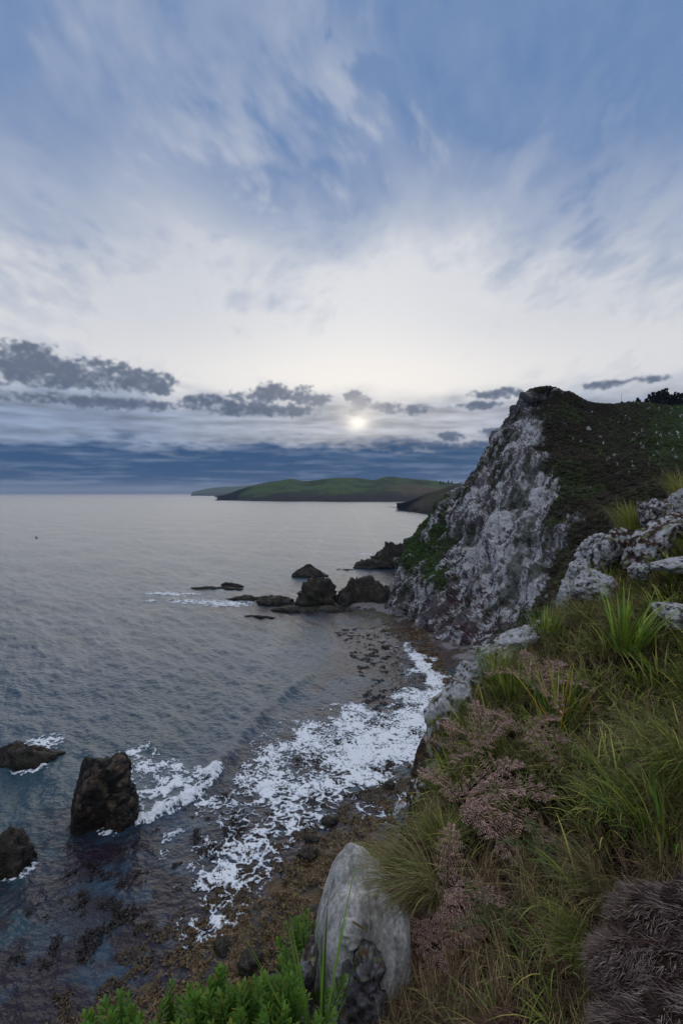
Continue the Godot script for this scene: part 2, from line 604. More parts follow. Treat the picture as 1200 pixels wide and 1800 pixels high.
func build_foam() -> void:
	var o := put("sea_foam", foam_patch(-38, 26, -135, -42, 0.15, foam_value), M.foam)
	tag(o, "white lacy foam of the surf spread over the cove", "foam", "", "stuff")
	# thin wash round the reef and the rocks
	var spots := [[Vector2(-53.4, -187.3), 16.0, 2.6], [Vector2(-41.1, -183.4), 12.0, 3.0], [Vector2(-67.5, -201.1), 16.0, 2.0], [Vector2(-70.9, -189.3), 3.0, 1.0], [Vector2(-8.2, -182.5), 9.0, 1.6], [Vector2(14.8, -332.3), 10.0, 2.5], [Vector2(-47.4, -80.6), 3.4, 1.3], [Vector2(-45.2, -73.2), 3.0, 0.8], [Vector2(-34.4, -52.9), 2.2, 0.9], [Vector2(-27.3, -59.3), 1.8, 0.5], [Vector2(33.9, -304.0), 8.0, 2.5]]
	for s in spots:
		var mid: Vector2 = s[0]
		var a: float = s[1]
		var b: float = s[2]
		var f := func(x: float, z: float):
			var dx: float = (x - mid.x) / a
			var dz: float = (z - mid.y) / (b * 2.2)
			var q := Vector2(x + 2.0 * nz.get_noise_2d(x * 0.3, z * 0.3), z)
			var k := 1.6 / clampf(b, 1.0, 2.5)
			var lace: float = 1.0 - minf(1.0, (cel.get_noise_2d(q.x * 0.5 * k, q.y * 0.7 * k) + 1.0) * 1.9) + nz.get_noise_2d(x * 0.8, z * 0.8) * 0.8
			return lace * 0.6 + 0.62 * (1.0 - dx * dx - dz * dz) - 0.62
		var m: ArrayMesh = foam_patch(mid.x - a, mid.x + a, mid.y - b * 2.2, mid.y + b * 2.2, clampf(a / 40.0, 0.1, 0.35), f)
		if m.get_surface_count() == 0: continue
		tag(put("sea_foam", m, M.foam), "thin patches of white foam drifting round the reef and rocks", "foam", "foam round the reef", "stuff")

# ---------------------------------------------------------------- far land
func hill(called: String, tops: Array, feet: Array, backs: Array, nu: int, nv: int, bump: float, size: float, paint: Callable) -> void:
	var ribs := []
	for i in tops.size():
		var t: Vector3 = tops[i]
		var f: Vector3 = feet[i]
		var low := f.lerp(t, 0.10) + Vector3(0, (t.y - f.y) * 0.22, 0)
		var midp := f.lerp(t, 0.5) + Vector3(0, (t.y - f.y) * 0.16, 0)
		ribs.append([f - Vector3(0, 4, 0), low, midp, t, backs[i]])
	var p := loft(ribs, nu, nv)
	var n := sheet_normals(p, nu, nv)
	var c := PackedColorArray()
	for i in p.size():
		var q := p[i] / size
		var v := (i / nu) / float(nv - 1)
		var h := (nz.get_noise_3dv(q) * 0.7 + rid.get_noise_3dv(q * 0.6) * 0.5) * bump * sm(0.0, 0.2, v) * sm(1.0, 0.6, v)
		p[i] += Vector3(n[i].x, absf(n[i].y) * 0.6, n[i].z) * h
		c.append(paint.call(p[i], v, q))
	tag(put(called, grid_mesh(p, c, nu, nv, false, true), M.land), "", "", "", "structure")

func build_far_land() -> void:
	# farthest, palest point
	hill("distant_headland", [Vector3(-2678.22, 60.43, -9206.93), Vector3(-2480.00, 112.28, -9308.90), Vector3(-2245.56, 144.37, -9410.14), Vector3(-1900.00, 166.58, -9511.03), Vector3(-1386.67, 189.23, -9611.92), Vector3(-426.67, 199.89, -9612.31)],
		[Vector3(-2401.6, 0, -8191.4), Vector3(-2268.2, 0, -8009.3), Vector3(-1914.3, 0, -7835.1), Vector3(-1566.3, 0, -7835.1), Vector3(-1131.2, 0, -7835.1), Vector3(-348.1, 0, -7835.1)],
		[Vector3(-3056.67, 40.00, -10507.06), Vector3(-2800.00, 51.66, -10507.48), Vector3(-2508.33, 51.66, -10507.48), Vector3(-2100.00, 51.66, -10507.48), Vector3(-1516.67, 51.66, -10507.48), Vector3(-466.67, 51.66, -10507.48)], 90, 26, 30.0, 500.0,
		func(_p, v, q): return lin(0.076, 0.128, 0.060).lerp(lin(0.085, 0.076, 0.051), sm(0.3, 0.1, v + nz.get_noise_3dv(q) * 0.2)))
	# green rounded hills across the bay
	var top := [Vector3(-708.89, 17.46, -2901.12), Vector3(-642.40, 33.52, -2921.72), Vector3(-585.42, 56.43, -2962.59), Vector3(-466.67, 93.30, -3003.97), Vector3(-372.78, 111.12, -3054.66), Vector3(-290.89, 122.08, -3085.08), Vector3(-205.33, 108.40, -3084.58), Vector3(-103.33, 122.61, -3105.11), Vector3(0.00, 133.54, -3125.53), Vector3(104.00, 130.07, -3125.40), Vector3(190.67, 119.68, -3125.02), Vector3(284.27, 133.54, -3125.53), Vector3(416.00, 126.61, -3125.27), Vector3(554.67, 109.29, -3124.64), Vector3(658.67, 95.43, -3124.13), Vector3(805.00, 81.97, -3153.66), Vector3(1050.00, 88.97, -3153.91)]
	var foot := [Vector3(-969.5, 0, -4003.9), Vector3(-820.6, 0, -3603.4), Vector3(-627.1, 0, -3002.6), Vector3(-474.4, 0, -2668.8), Vector3(-371.7, 0, -2573.4), Vector3(-276.0, 0, -2484.6), Vector3(-165.6, 0, -2484.6), Vector3(-81.1, 0, -2434.2), Vector3(0.0, 0, -2401.8), Vector3(80.1, 0, -2401.8), Vector3(146.8, 0, -2401.8), Vector3(218.8, 0, -2401.8), Vector3(320.2, 0, -2401.8), Vector3(427.0, 0, -2401.8), Vector3(507.0, 0, -2401.8), Vector3(613.7, 0, -2401.8), Vector3(800.5, 0, -2401.8)]
	var rear := []
	for t in top: rear.append(t + Vector3(0, -60, -700))
	hill("green_hills", top, foot, rear, 260, 60, 26.0, 190.0,
		func(p, v, q):
			var n := nz.get_noise_3dv(q * 2.0)
			var c := lin(0.068, 0.128, 0.031).lerp(lin(0.102, 0.162, 0.041), sm(-0.3, 0.4, n))
			c = c.lerp(lin(0.048, 0.071, 0.027), sm(0.0, 0.35, nz.get_noise_3dv(q * 0.7 + Vector3(3, 0, 0))))
			c = c.lerp(lin(0.170, 0.105, 0.065), 0.8 * sm(150, 420, p.x) * sm(0.12, 0.2, v) * sm(0.62, 0.36, v + n * 0.12))
			return c.lerp(lin(0.076, 0.061, 0.048), sm(0.30, 0.14, v + n * 0.15)))
	# nearer brown headland running out from behind the cliff
	var top2 := [Vector3(127.18, 12.49, -1179.78), Vector3(146.84, 17.73, -1179.98), Vector3(175.50, 29.61, -1170.41), Vector3(212.67, 43.86, -1160.92), Vector3(242.78, 55.32, -1151.33), Vector3(274.72, 64.26, -1151.66), Vector3(332.22, 71.92, -1151.94), Vector3(421.67, 77.03, -1152.13)]
	var foot2 := [Vector3(155.3, 0, -1440.5), Vector3(149.1, 0, -1241.6), Vector3(152.6, 0, -1125.0), Vector3(157.9, 0, -999.9), Vector3(170.6, 0, -947.2), Vector3(200.1, 0, -899.7), Vector3(253.8, 0, -877.8), Vector3(322.2, 0, -877.8)]
	var rear2 := []
	for t in top2: rear2.append(t + Vector3(40, -30, -300))
	hill("brown_headland", top2, foot2, rear2, 130, 60, 11.0, 60.0,
		func(_p, v, q):
			var n := nz.get_noise_3dv(q * 2.5)
			var c := lin(0.085, 0.068, 0.044).lerp(lin(0.058, 0.068, 0.031), sm(-0.1, 0.4, n))
			return c.lerp(lin(0.085, 0.068, 0.061), sm(0.34, 0.16, v + n * 0.2)))
	for k in [[Vector3(147.3, 0, -1440.5), 7.0, 1.6], [Vector3(140.1, 0, -1125.0), 6.0, 1.8], [Vector3(145.6, 0, -1090.9), 4.0, 1.4], [Vector3(140.1, 0, -1500.5), 4.0, 1.0]]:
		var m := stone(Vector3(k[1], k[2], k[1] * 0.6), 40 + int(k[1] * 3), 20, 14, 0.25, dark_paint)
		tag(sit(m, M.sea_rock, k[0], "reef_rock"), "low dark reef rock off the tip of the brown headland", "rock", "rocks off the brown headland")
	# trees on the skyline of the brown headland and the small wood on the right
	for k in 4: pine(Vector3(232.71, 62.46, -1191.62) + Vector3(k * 9.0 - 4, -2, rng.randf_range(-8, 8)), 6.5 + rng.randf() * 3.0, "tiny dark tree on the far ridge above the brown headland", "trees on the far ridge", 0.9)

# ---------------------------------------------------------------- stones
func stone(size: Vector3, sd: int, nu: int, nv: int, rough: float, paint: Callable, planes := 11, soft := 14.0, jag := 0.0, peak := 0.0) -> ArrayMesh:
	# a boulder cut by random planes, worn at the edges and broken up by noise; size = half extents
	var r := RandomNumberGenerator.new()
	r.seed = sd
	var cuts := []
	for k in planes:
		var d := Vector3(r.randfn(), r.randfn() * 0.8, r.randfn()).normalized()
		cuts.append([d, r.randf_range(0.72, 1.0)])
	for a in [Vector3.UP, Vector3.DOWN, Vector3.LEFT, Vector3.RIGHT, Vector3.FORWARD, Vector3.BACK]:
		cuts.append([(a + Vector3(r.randfn(), r.randfn(), r.randfn()) * 0.12).normalized(), r.randf_range(0.88, 1.0)])
	var shift := Vector3(sd * 3.7, sd * 1.3, sd * 2.1)
	var big := maxf(size.x, maxf(size.y, size.z))
	var p := PackedVector3Array()
	var c := PackedColorArray()
	for j in nv:
		var th := PI * (0.004 + 0.992 * j / float(nv - 1))
		for i in nu:
			var ph := TAU * i / nu
			var d := Vector3(sin(th) * cos(ph), cos(th), sin(th) * sin(ph))
			var acc := 0.0
			for cut in cuts:
				var k: float = d.dot(cut[0])
				if k > 0.05: acc += pow(k / cut[1], soft)
			var rad := minf(1.25, pow(maxf(acc, 1e-6), -1.0 / soft))
			var q := d * rad * size / big
			# beds and cracks
			var bed := Vector3(q.x * 1.0 + q.y * 0.9, q.y * 3.2 - q.x * 2.0, q.z * 1.2)
			rad *= 1.0 + rough * (nz.get_noise_3dv(q * 1.6 + shift) * 0.55 + 0.35 * nz.get_noise_3dv(bed * 1.7 + shift) - 0.35 * maxf(0.0, rid.get_noise_3dv(bed * 0.9 + shift) - 0.35) + 0.12 * nz.get_noise_3dv(q * 8.0 + shift)) + jag * (rid.get_noise_3d(q.x * 1.6 + shift.x, q.y * 0.5, q.z * 1.6 + shift.z) * 0.35 + nz.get_noise_3dv(q * 4.5 + shift) * 0.2)
			var v := d * rad * size
			var narrow := 1.0 - peak * clampf(v.y / size.y, 0.0, 1.0)
			v = Vector3(v.x * narrow, v.y, v.z * narrow)
			p.append(v)
			c.append(paint.call(v / big * 1.0 + shift, d, v))
	return grid_mesh(p, c, nu, nv, true)

func sit(m: Mesh, mat: Material, where: Vector3, called: String, turn := 0.0) -> MeshInstance3D:
	var o := put(called, m, mat)
	o.position = where
	o.rotation.y = turn
	return o

func dark_paint(q: Vector3, _d: Vector3, v: Vector3) -> Color:
	var n := nz.get_noise_3dv(q * 2.2)
	var c := lin(0.045, 0.036, 0.028).lerp(lin(0.112, 0.084, 0.060), sm(-0.2, 0.45, n))
	c = c.lerp(lin(0.053, 0.060, 0.027), 0.7 * sm(0.05, 0.4, nz.get_noise_3dv(q * 1.1 + Vector3(9, 0, 0))))
	# weed line near the water
	return c.lerp(lin(0.033, 0.024, 0.015), sm(0.9, 0.2, v.y + n * 0.8))

func stack_paint(q: Vector3, _d: Vector3, v: Vector3) -> Color:
	var n := nz.get_noise_3dv(q * 2.6)
	var c := lin(0.022, 0.018, 0.014).lerp(lin(0.056, 0.043, 0.032), sm(-0.15, 0.4, n))
	# bird-limed and lichened patches on the crown
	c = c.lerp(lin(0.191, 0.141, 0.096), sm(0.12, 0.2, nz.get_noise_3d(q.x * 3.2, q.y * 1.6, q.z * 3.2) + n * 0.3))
	c = c.lerp(lin(0.013, 0.020, 0.011), 0.8 * sm(0.1, 0.4, nz.get_noise_3dv(q * 1.2 + Vector3(4, 4, 0))))
	return c.lerp(lin(0.034, 0.016, 0.011), sm(0.8, -0.2, v.y + n))

func build_sea_rocks() -> void:
	var t: Node3D
	# the leaning stack: a tall body, a low shoulder on its right
	t = base("sea_stack", Vector3(-30.0, 0, -60.8))
	tag(t, "tall dark leaning sea stack with pale crown beside breaking wave", "sea stack")
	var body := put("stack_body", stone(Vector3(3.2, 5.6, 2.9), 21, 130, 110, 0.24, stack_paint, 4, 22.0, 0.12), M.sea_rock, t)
	body.position = Vector3(0.5, 2.4, -1.2)
	body.rotation = Vector3(0.1, 0.5, -0.14)
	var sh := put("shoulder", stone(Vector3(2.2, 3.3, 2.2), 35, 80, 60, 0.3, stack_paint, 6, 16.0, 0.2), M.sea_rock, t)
	sh.position = Vector3(3.3, 0.5, -0.3)
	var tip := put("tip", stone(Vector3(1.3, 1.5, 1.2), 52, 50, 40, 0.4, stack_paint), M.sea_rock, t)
	tip.position = Vector3(2.3, 6.0, -2.4)
	var far := [
		# name, middle, half size, seed, turn, label
		["sea_rock", Vector3(-47.2, 0, -74.4), Vector3(4.2, 2.3, 2.6), 61, 0.2, "low rounded brown rock in the water behind the leaning stack"],
		["sea_rock", Vector3(-36.3, 0, -52.1), Vector3(3.0, 3.8, 2.6), 62, 0.3, "weedy brown rock cut by frame edge near the kelp shallows"],
		["islet", Vector3(-16.0, 0, -242.1), Vector3(8.6, 5.0, 5.0), 63, 0.1, "small pointed dark islet standing alone beyond the big reef rocks"],
		["reef_rock", Vector3(-9.8, 0, -182.5), Vector3(8.6, 8.6, 6.5), 64, 0.0, "big blocky brown reef rock at the middle of the reef"],
		["reef_rock", Vector3(6.6, 0, -184.3), Vector3(8.8, 8.0, 5.0), 65, 0.1, "jagged brown reef rock between the blocky one and the cliff"],
		["reef_rock", Vector3(1.2, 0, -179.7), Vector3(3.2, 5.0, 3.0), 66, 0.4, "narrow pinnacle leaning on the jagged brown reef rock"],
		["reef_rock", Vector3(15.8, 0, -181.5), Vector3(5.0, 6.0, 5.0), 67, 0.0, "dark rock joining the reef to the foot of the cliff"],
		["reef_ledge", Vector3(-51.9, 0, -211.8), Vector3(13.5, 1.0, 2.2), 68, -0.12, "long thin dark ledge awash farthest out from the reef"],
		["reef_ledge", Vector3(-47.1, 0, -218.3), Vector3(5.5, 1.4, 1.8), 69, -0.1, "small humped end of the outermost thin ledge"],
		["reef_ledge", Vector3(-32.2, 0, -189.3), Vector3(13.0, 1.5, 2.2), 70, -0.1, "low dark ledge reaching from the blocky rock towards open water"],
		["reef_ledge", Vector3(-23.8, 0, -183.4), Vector3(7.5, 2.6, 3.4), 71, 0.1, "broad weedy ledge at the seaward side of the blocky rock"],
		["reef_ledge", Vector3(-27.5, 0, -163.9), Vector3(5.2, 0.6, 1.2), 72, -0.15, "short flat ledge alone in the calm water of the cove"],
		["reef_ledge", Vector3(-13.7, 0, -170.2), Vector3(9.0, 1.5, 2.4), 73, -0.25, "sloping weedy ledge below the blocky rock"],
		["reef_ledge", Vector3(-1.9, 0, -171.0), Vector3(9.0, 1.6, 2.2), 74, -0.22, "sloping weedy ledge below the jagged rock"],
		["reef_rock", Vector3(16.6, 0, -269.6), Vector3(10.0, 3.8, 5.0), 75, 0.0, "low dark rock spur with a knob behind the reef"],
		["reef_rock", Vector3(18.9, 0, -278.0), Vector3(2.6, 6.6, 2.6), 76, 0.3, "upright knob standing on the low rock spur"],
		["reef_rock", Vector3(30.6, 0, -273.7), Vector3(12.0, 9.5, 8.0), 77, 0.0, "sloping dark rock spur running out from behind the cliff"],
		["reef_ledge", Vector3(3.8, 0, -263.6), Vector3(5.0, 0.7, 1.4), 78, 0.0, "thin ledge just breaking the water off the rock spur"],
		["reef_ledge", Vector3(-0.9, 0, -265.6), Vector3(3.0, 0.6, 1.2), 79, 0.0, "tiny ledge awash at the tip of the rock spur"],
	]
	for f in far:
		var s: Vector3 = f[2]
		var det := 44 if s.x < 6 else 72
		var o := sit(stone(s, f[3], det, det * 2 / 3, 0.75 if s.y < 2.0 else 0.45, dark_paint, 9, 4.0 if s.y < 2.0 else 9.0, 0.55, 0.65 if f[0] == "islet" else 0.3), M.sea_rock, f[1] + Vector3(0, s.y * 0.10, -s.z * 0.4), f[0], f[4])
		tag(o, f[5], "rock")
	# a gull gliding over the bay
	var b := base("seabird", Vector3(-62.42, 30.79, -104.73))
	tag(b, "small dark seabird gliding low over the open bay", "bird")
	var dark := StandardMaterial3D.new()
	dark.albedo_color = Color(0.05, 0.05, 0.055).linear_to_srgb()
	dark.roughness = 0.8
	put("body", stone(Vector3(0.30, 0.085, 0.09), 5, 18, 12, 0.02, func(_a, _b, _c): return Color.WHITE, 3, 6.0), dark, b)
	for s in [-1.0, 1.0]:
		var w := PackedVector3Array()
		for k in 7:
			var f := k / 6.0
			var y := 0.16 * sin(f * 2.2) * (1.0 if s > 0 else 1.5)
			var ch := 0.13 * (1.0 - f * 0.8)
			w.append(Vector3(-0.04 + ch - f * 0.1, y + 0.02, s * f * 0.62))
			w.append(Vector3(-0.04 - ch - f * 0.16, y, s * f * 0.62))
		put("wing", grid_mesh(w, PackedColorArray(), 2, 7, false, s < 0), dark, b)
	b.rotation = Vector3(0.35, 0.6, 0.0)

# ---------------------------------------------------------------- beach and kelp flats
func shore_height(x: float, z: float) -> float:
	var sd := shore_side(Vector2(x, z))
	var n := nz.get_noise_2d(x * 0.10, z * 0.10)
	var f := nz.get_noise_2d(x * 0.6, z * 0.6)
	if sd < 0: return maxf(-2.0, sd * 0.09 - 0.18 + n * 0.25 + f * 0.25)
	return -0.1 + sd * 0.05 + (n * 0.5 + f * 0.28) * sm(30, 4, sd) + maxf(0.0, sd - 14.0) * 0.05

func build_shore() -> void:
	var step := 0.42
	var x0 := -34.0
	var z0 := -196.0
	var nx := int(100.0 / step)
	var nv := int(180.0 / step)
	var got := rows(nv, func(j: int):
		var pts := PackedVector3Array()
		var cols := PackedColorArray()
		var z := z0 + j * step
		for i in nx:
			var x := x0 + i * step
			pts.append(Vector3(x, shore_height(x, z), z))
			var n := nz.get_noise_2d(x * 0.35, z * 0.35)
			var m := nz.get_noise_2d(x * 0.09 + 20.0, z * 0.09)
			var f := nz.get_noise_2d(x * 1.3, z * 1.3)
			var c := lin(0.170, 0.112, 0.046).lerp(lin(0.031, 0.020, 0.014), sm(-0.1, 0.3, n + f * 0.5))
			c = c.lerp(lin(0.093, 0.085, 0.085), sm(0.12, 0.38, m + f * 0.2))
			# red weed on the beach, green weed under the reef, pale shingle at the back
			var far := sm(-85, -105, z)
			c = c.lerp(lin(0.088, 0.048, 0.041) * (1.0 + f * 0.9), 0.85 * far)
			c = c.lerp(lin(0.051, 0.061, 0.020) * (1.0 + f * 0.8), sm(-146, -160, z + m * 14.0) * sm(24, 10, x))
			var sd := shore_side(Vector2(x, z))
			c = c.lerp(lin(0.357, 0.315, 0.323) * (1.0 + f * 0.5), far * sm(8.5, 11.5, sd + m * 5.0 + n * 2.0))
			cols.append(c)
		return [pts, cols])
	var p := PackedVector3Array()
	var c := PackedColorArray()
	for g in got:
		p.append_array(g[0])
		c.append_array(g[1])
	tag(put("beach", grid_mesh(p, c, nx, nv, false, false), M.shore), "", "", "", "structure")
	# fronds of kelp: on the flats and breaking the surface of the shallows
	var fr := PackedVector3Array()
	for k in 6:
		var f := k / 5.0
		var w := 0.16 * sin(PI * (0.15 + 0.8 * f))
		fr.append(Vector3(f - 0.5, 0.10 * sin(f * 7.0), w + 0.12 * sin(f * 5.0)))
		fr.append(Vector3(f - 0.5, 0.07 * cos(f * 6.0), -w + 0.12 * sin(f * 5.0)))
	var frond := grid_mesh(fr, PackedColorArray(), 2, 6, false, true)
	var spots := []
	var tints := PackedColorArray()
	for k in 260000:
		var x := rng.randf_range(-30, 24)
		var z := rng.randf_range(-150, -36)
		var sd := shore_side(Vector2(x, z))
		if sd < -17 or sd > 13: continue
		var n := nz.get_noise_2d(x * 0.28 + 7.0, z * 0.28) + 0.5 * nz.get_noise_2d(x * 0.07, z * 0.07 + 3.0)
		var need := 0.25 + 0.012 * maxf(0.0, -sd) - 0.55 * sm(-4.0, 2.0, sd)
		if n < need + rng.randf_range(-0.1, 0.1): continue
		var y := maxf(shore_height(x, z), wave(x, z)) + rng.randf_range(0.0, 0.08)
		var b := Basis.from_euler(Vector3(rng.randf_range(-0.5, 0.5), rng.randf() * TAU, rng.randf_range(-0.5, 0.5)))
		spots.append(Transform3D(b.scaled(Vector3.ONE * rng.randf_range(0.2, 0.6)), Vector3(x, y, z)))
		var dry := sm(-7, 2, sd)
		var tint := lin(0.018, 0.011, 0.009).lerp(lin(0.24, 0.155, 0.06), dry * rng.randf())
		tints.append(tint)
	tag(many("kelp", frond, M.kelp, spots, tints), "brown and black kelp fronds lying over the shallows and flats", "kelp", "", "stuff")
	var rocks := [[Vector3(-1.5, 0, -60.7), 0.9], [Vector3(6.5, 0, -68.5), 0.8], [Vector3(-3.8, 0, -55.0), 1.0], [Vector3(-7.7, 0, -41.8), 1.0], [Vector3(-10.4, 0, -43.3), 0.8], [Vector3(-0.6, 0, -52.1), 0.9], [Vector3(-4.6, 0, -41.8), 0.8], [Vector3(-3.4, 0, -57.5), 0.7]]
	for k in rocks.size():
		var w: float = rocks[k][1]
		var at: Vector3 = rocks[k][0]
		at.y = maxf(shore_height(at.x, at.z), 0.0) + 0.15 * w
		tag(sit(stone(Vector3(w * 1.2, w * 0.7, w), 90 + k, 30, 20, 0.4, dark_paint), M.sea_rock, at, "shore_boulder", k * 1.3), ["round dark boulder with a foam streak at the surf edge", "dark boulder washed by foam below the brown crag", "flat wet boulder at the tip of the lacy foam", "large black boulder among golden kelp above the shrubs", "black boulder beside a small foam tongue in the kelp", "dark boulder in the kelp beyond the pale boulder", "low black boulder in a pool below the small climbing shrub", "small dark boulder half covered by brown kelp"][k], "rock", "boulders among the kelp")

# ---------------------------------------------------------------- the big cliff
const CLIFF_RIBS := [
	[Vector3(66.67, -7.63, -298.45), Vector3(73.33, 2.36, -298.82), Vector3(80.56, 19.71, -289.45), Vector3(87.11, 35.96, -280.04), Vector3(90.00, 48.09, -270.48), Vector3(88.89, 58.60, -250.85), Vector3(90.08, 70.53, -236.28), Vector3(88.00, 77.13, -221.51), Vector3(94.97, 81.17, -223.66), Vector3(136.67, 75.64, -301.51)],
	[Vector3(17.71, -3.70, -190.53), Vector3(19.00, 2.45, -188.75), Vector3(21.74, 10.25, -189.04), Vector3(25.89, 19.22, -190.37), Vector3(33.71, 29.77, -191.75), Vector3(43.11, 40.22, -194.14), Vector3(54.72, 54.66, -197.67), Vector3(67.78, 71.31, -201.28), Vector3(76.24, 78.77, -204.56), Vector3(104.00, 76.66, -261.52)],
	[Vector3(26.01, -1.21, -152.59), Vector3(27.04, 4.84, -154.82), Vector3(29.16, 12.82, -159.11), Vector3(33.37, 22.05, -164.45), Vector3(40.28, 32.78, -170.85), Vector3(49.44, 45.34, -178.32), Vector3(61.00, 59.20, -188.83), Vector3(74.07, 74.25, -200.39), Vector3(82.96, 81.91, -205.67), Vector3(111.22, 76.66, -261.52)],
	[Vector3(31.56, -0.62, -132.60), Vector3(33.18, 5.32, -135.82), Vector3(36.60, 12.72, -141.10), Vector3(42.38, 22.13, -148.44), Vector3(49.89, 33.38, -156.86), Vector3(59.01, 45.93, -167.33), Vector3(70.39, 60.50, -181.87), Vector3(82.74, 74.34, -198.39), Vector3(92.00, 80.68, -208.63), Vector3(119.89, 76.66, -261.52)],
	[Vector3(38.29, -0.53, -111.59), Vector3(41.65, 6.57, -117.85), Vector3(46.20, 13.70, -125.12), Vector3(52.41, 22.44, -133.45), Vector3(59.74, 32.38, -142.82), Vector3(68.44, 43.76, -154.24), Vector3(80.27, 56.62, -172.72), Vector3(94.95, 70.25, -197.24), Vector3(105.47, 76.14, -211.47), Vector3(134.33, 75.22, -261.47)],
	[Vector3(42.04, -0.36, -86.58), Vector3(47.91, 9.21, -96.94), Vector3(55.11, 16.64, -108.22), Vector3(62.41, 24.41, -118.51), Vector3(70.78, 33.07, -129.83), Vector3(80.64, 42.72, -144.20), Vector3(93.87, 54.11, -165.63), Vector3(117.31, 70.05, -206.24), Vector3(136.53, 82.11, -241.71), Vector3(170.67, 83.97, -301.81)],
	[Vector3(55.07, -0.39, -82.58), Vector3(60.82, 10.07, -90.96), Vector3(68.00, 18.14, -101.27), Vector3(75.29, 25.95, -111.56), Vector3(84.04, 34.08, -123.87), Vector3(95.20, 42.64, -140.19), Vector3(112.20, 53.19, -165.59), Vector3(142.80, 68.45, -211.18), Vector3(173.40, 83.32, -256.76), Vector3(217.60, 85.13, -321.87)],
	[Vector3(82.00, -3.27, -88.47), Vector3(87.47, 8.77, -94.92), Vector3(94.76, 17.71, -103.25), Vector3(103.87, 25.70, -113.55), Vector3(114.80, 33.98, -125.86), Vector3(129.38, 42.68, -142.19), Vector3(153.07, 53.43, -168.61), Vector3(193.16, 68.72, -213.20), Vector3(235.07, 84.40, -259.80), Vector3(291.56, 85.13, -321.87)],
]

func cliff_masks(u: float, v: float, p: Vector3) -> Vector2:
	# x: bare rock, y: bright green
	var w := nz.get_noise_3dv(p * 0.055) * 0.55 + nz.get_noise_3dv(p * 0.2) * 0.2
	var edge := 4.05 - 1.5 * sm(0.45, 0.85, v) + 0.25 * sm(0.4, 0.1, v)
	var rock := sm(0.35, -0.25, u - edge + w * 1.3) * sm(0.99, 0.86, v + w * 0.25)
	var flank := exp(-pow((u - 1.3 - w) / 0.55, 2.0)) * exp(-pow((v - 0.43 - w * 0.2) / 0.17, 2.0))
	flank = maxf(flank, 0.8 * exp(-pow((u - 2.0 - w) / 0.35, 2.0)) * exp(-pow((v - 0.33) / 0.14, 2.0)))
	rock *= 1.0 - sm(0.25, 0.6, flank + w * 0.4)
	var green := maxf(flank, 0.75 * sm(5.0, 6.0, u + w) * sm(0.6, 0.8, v))
	return Vector2(rock, green)

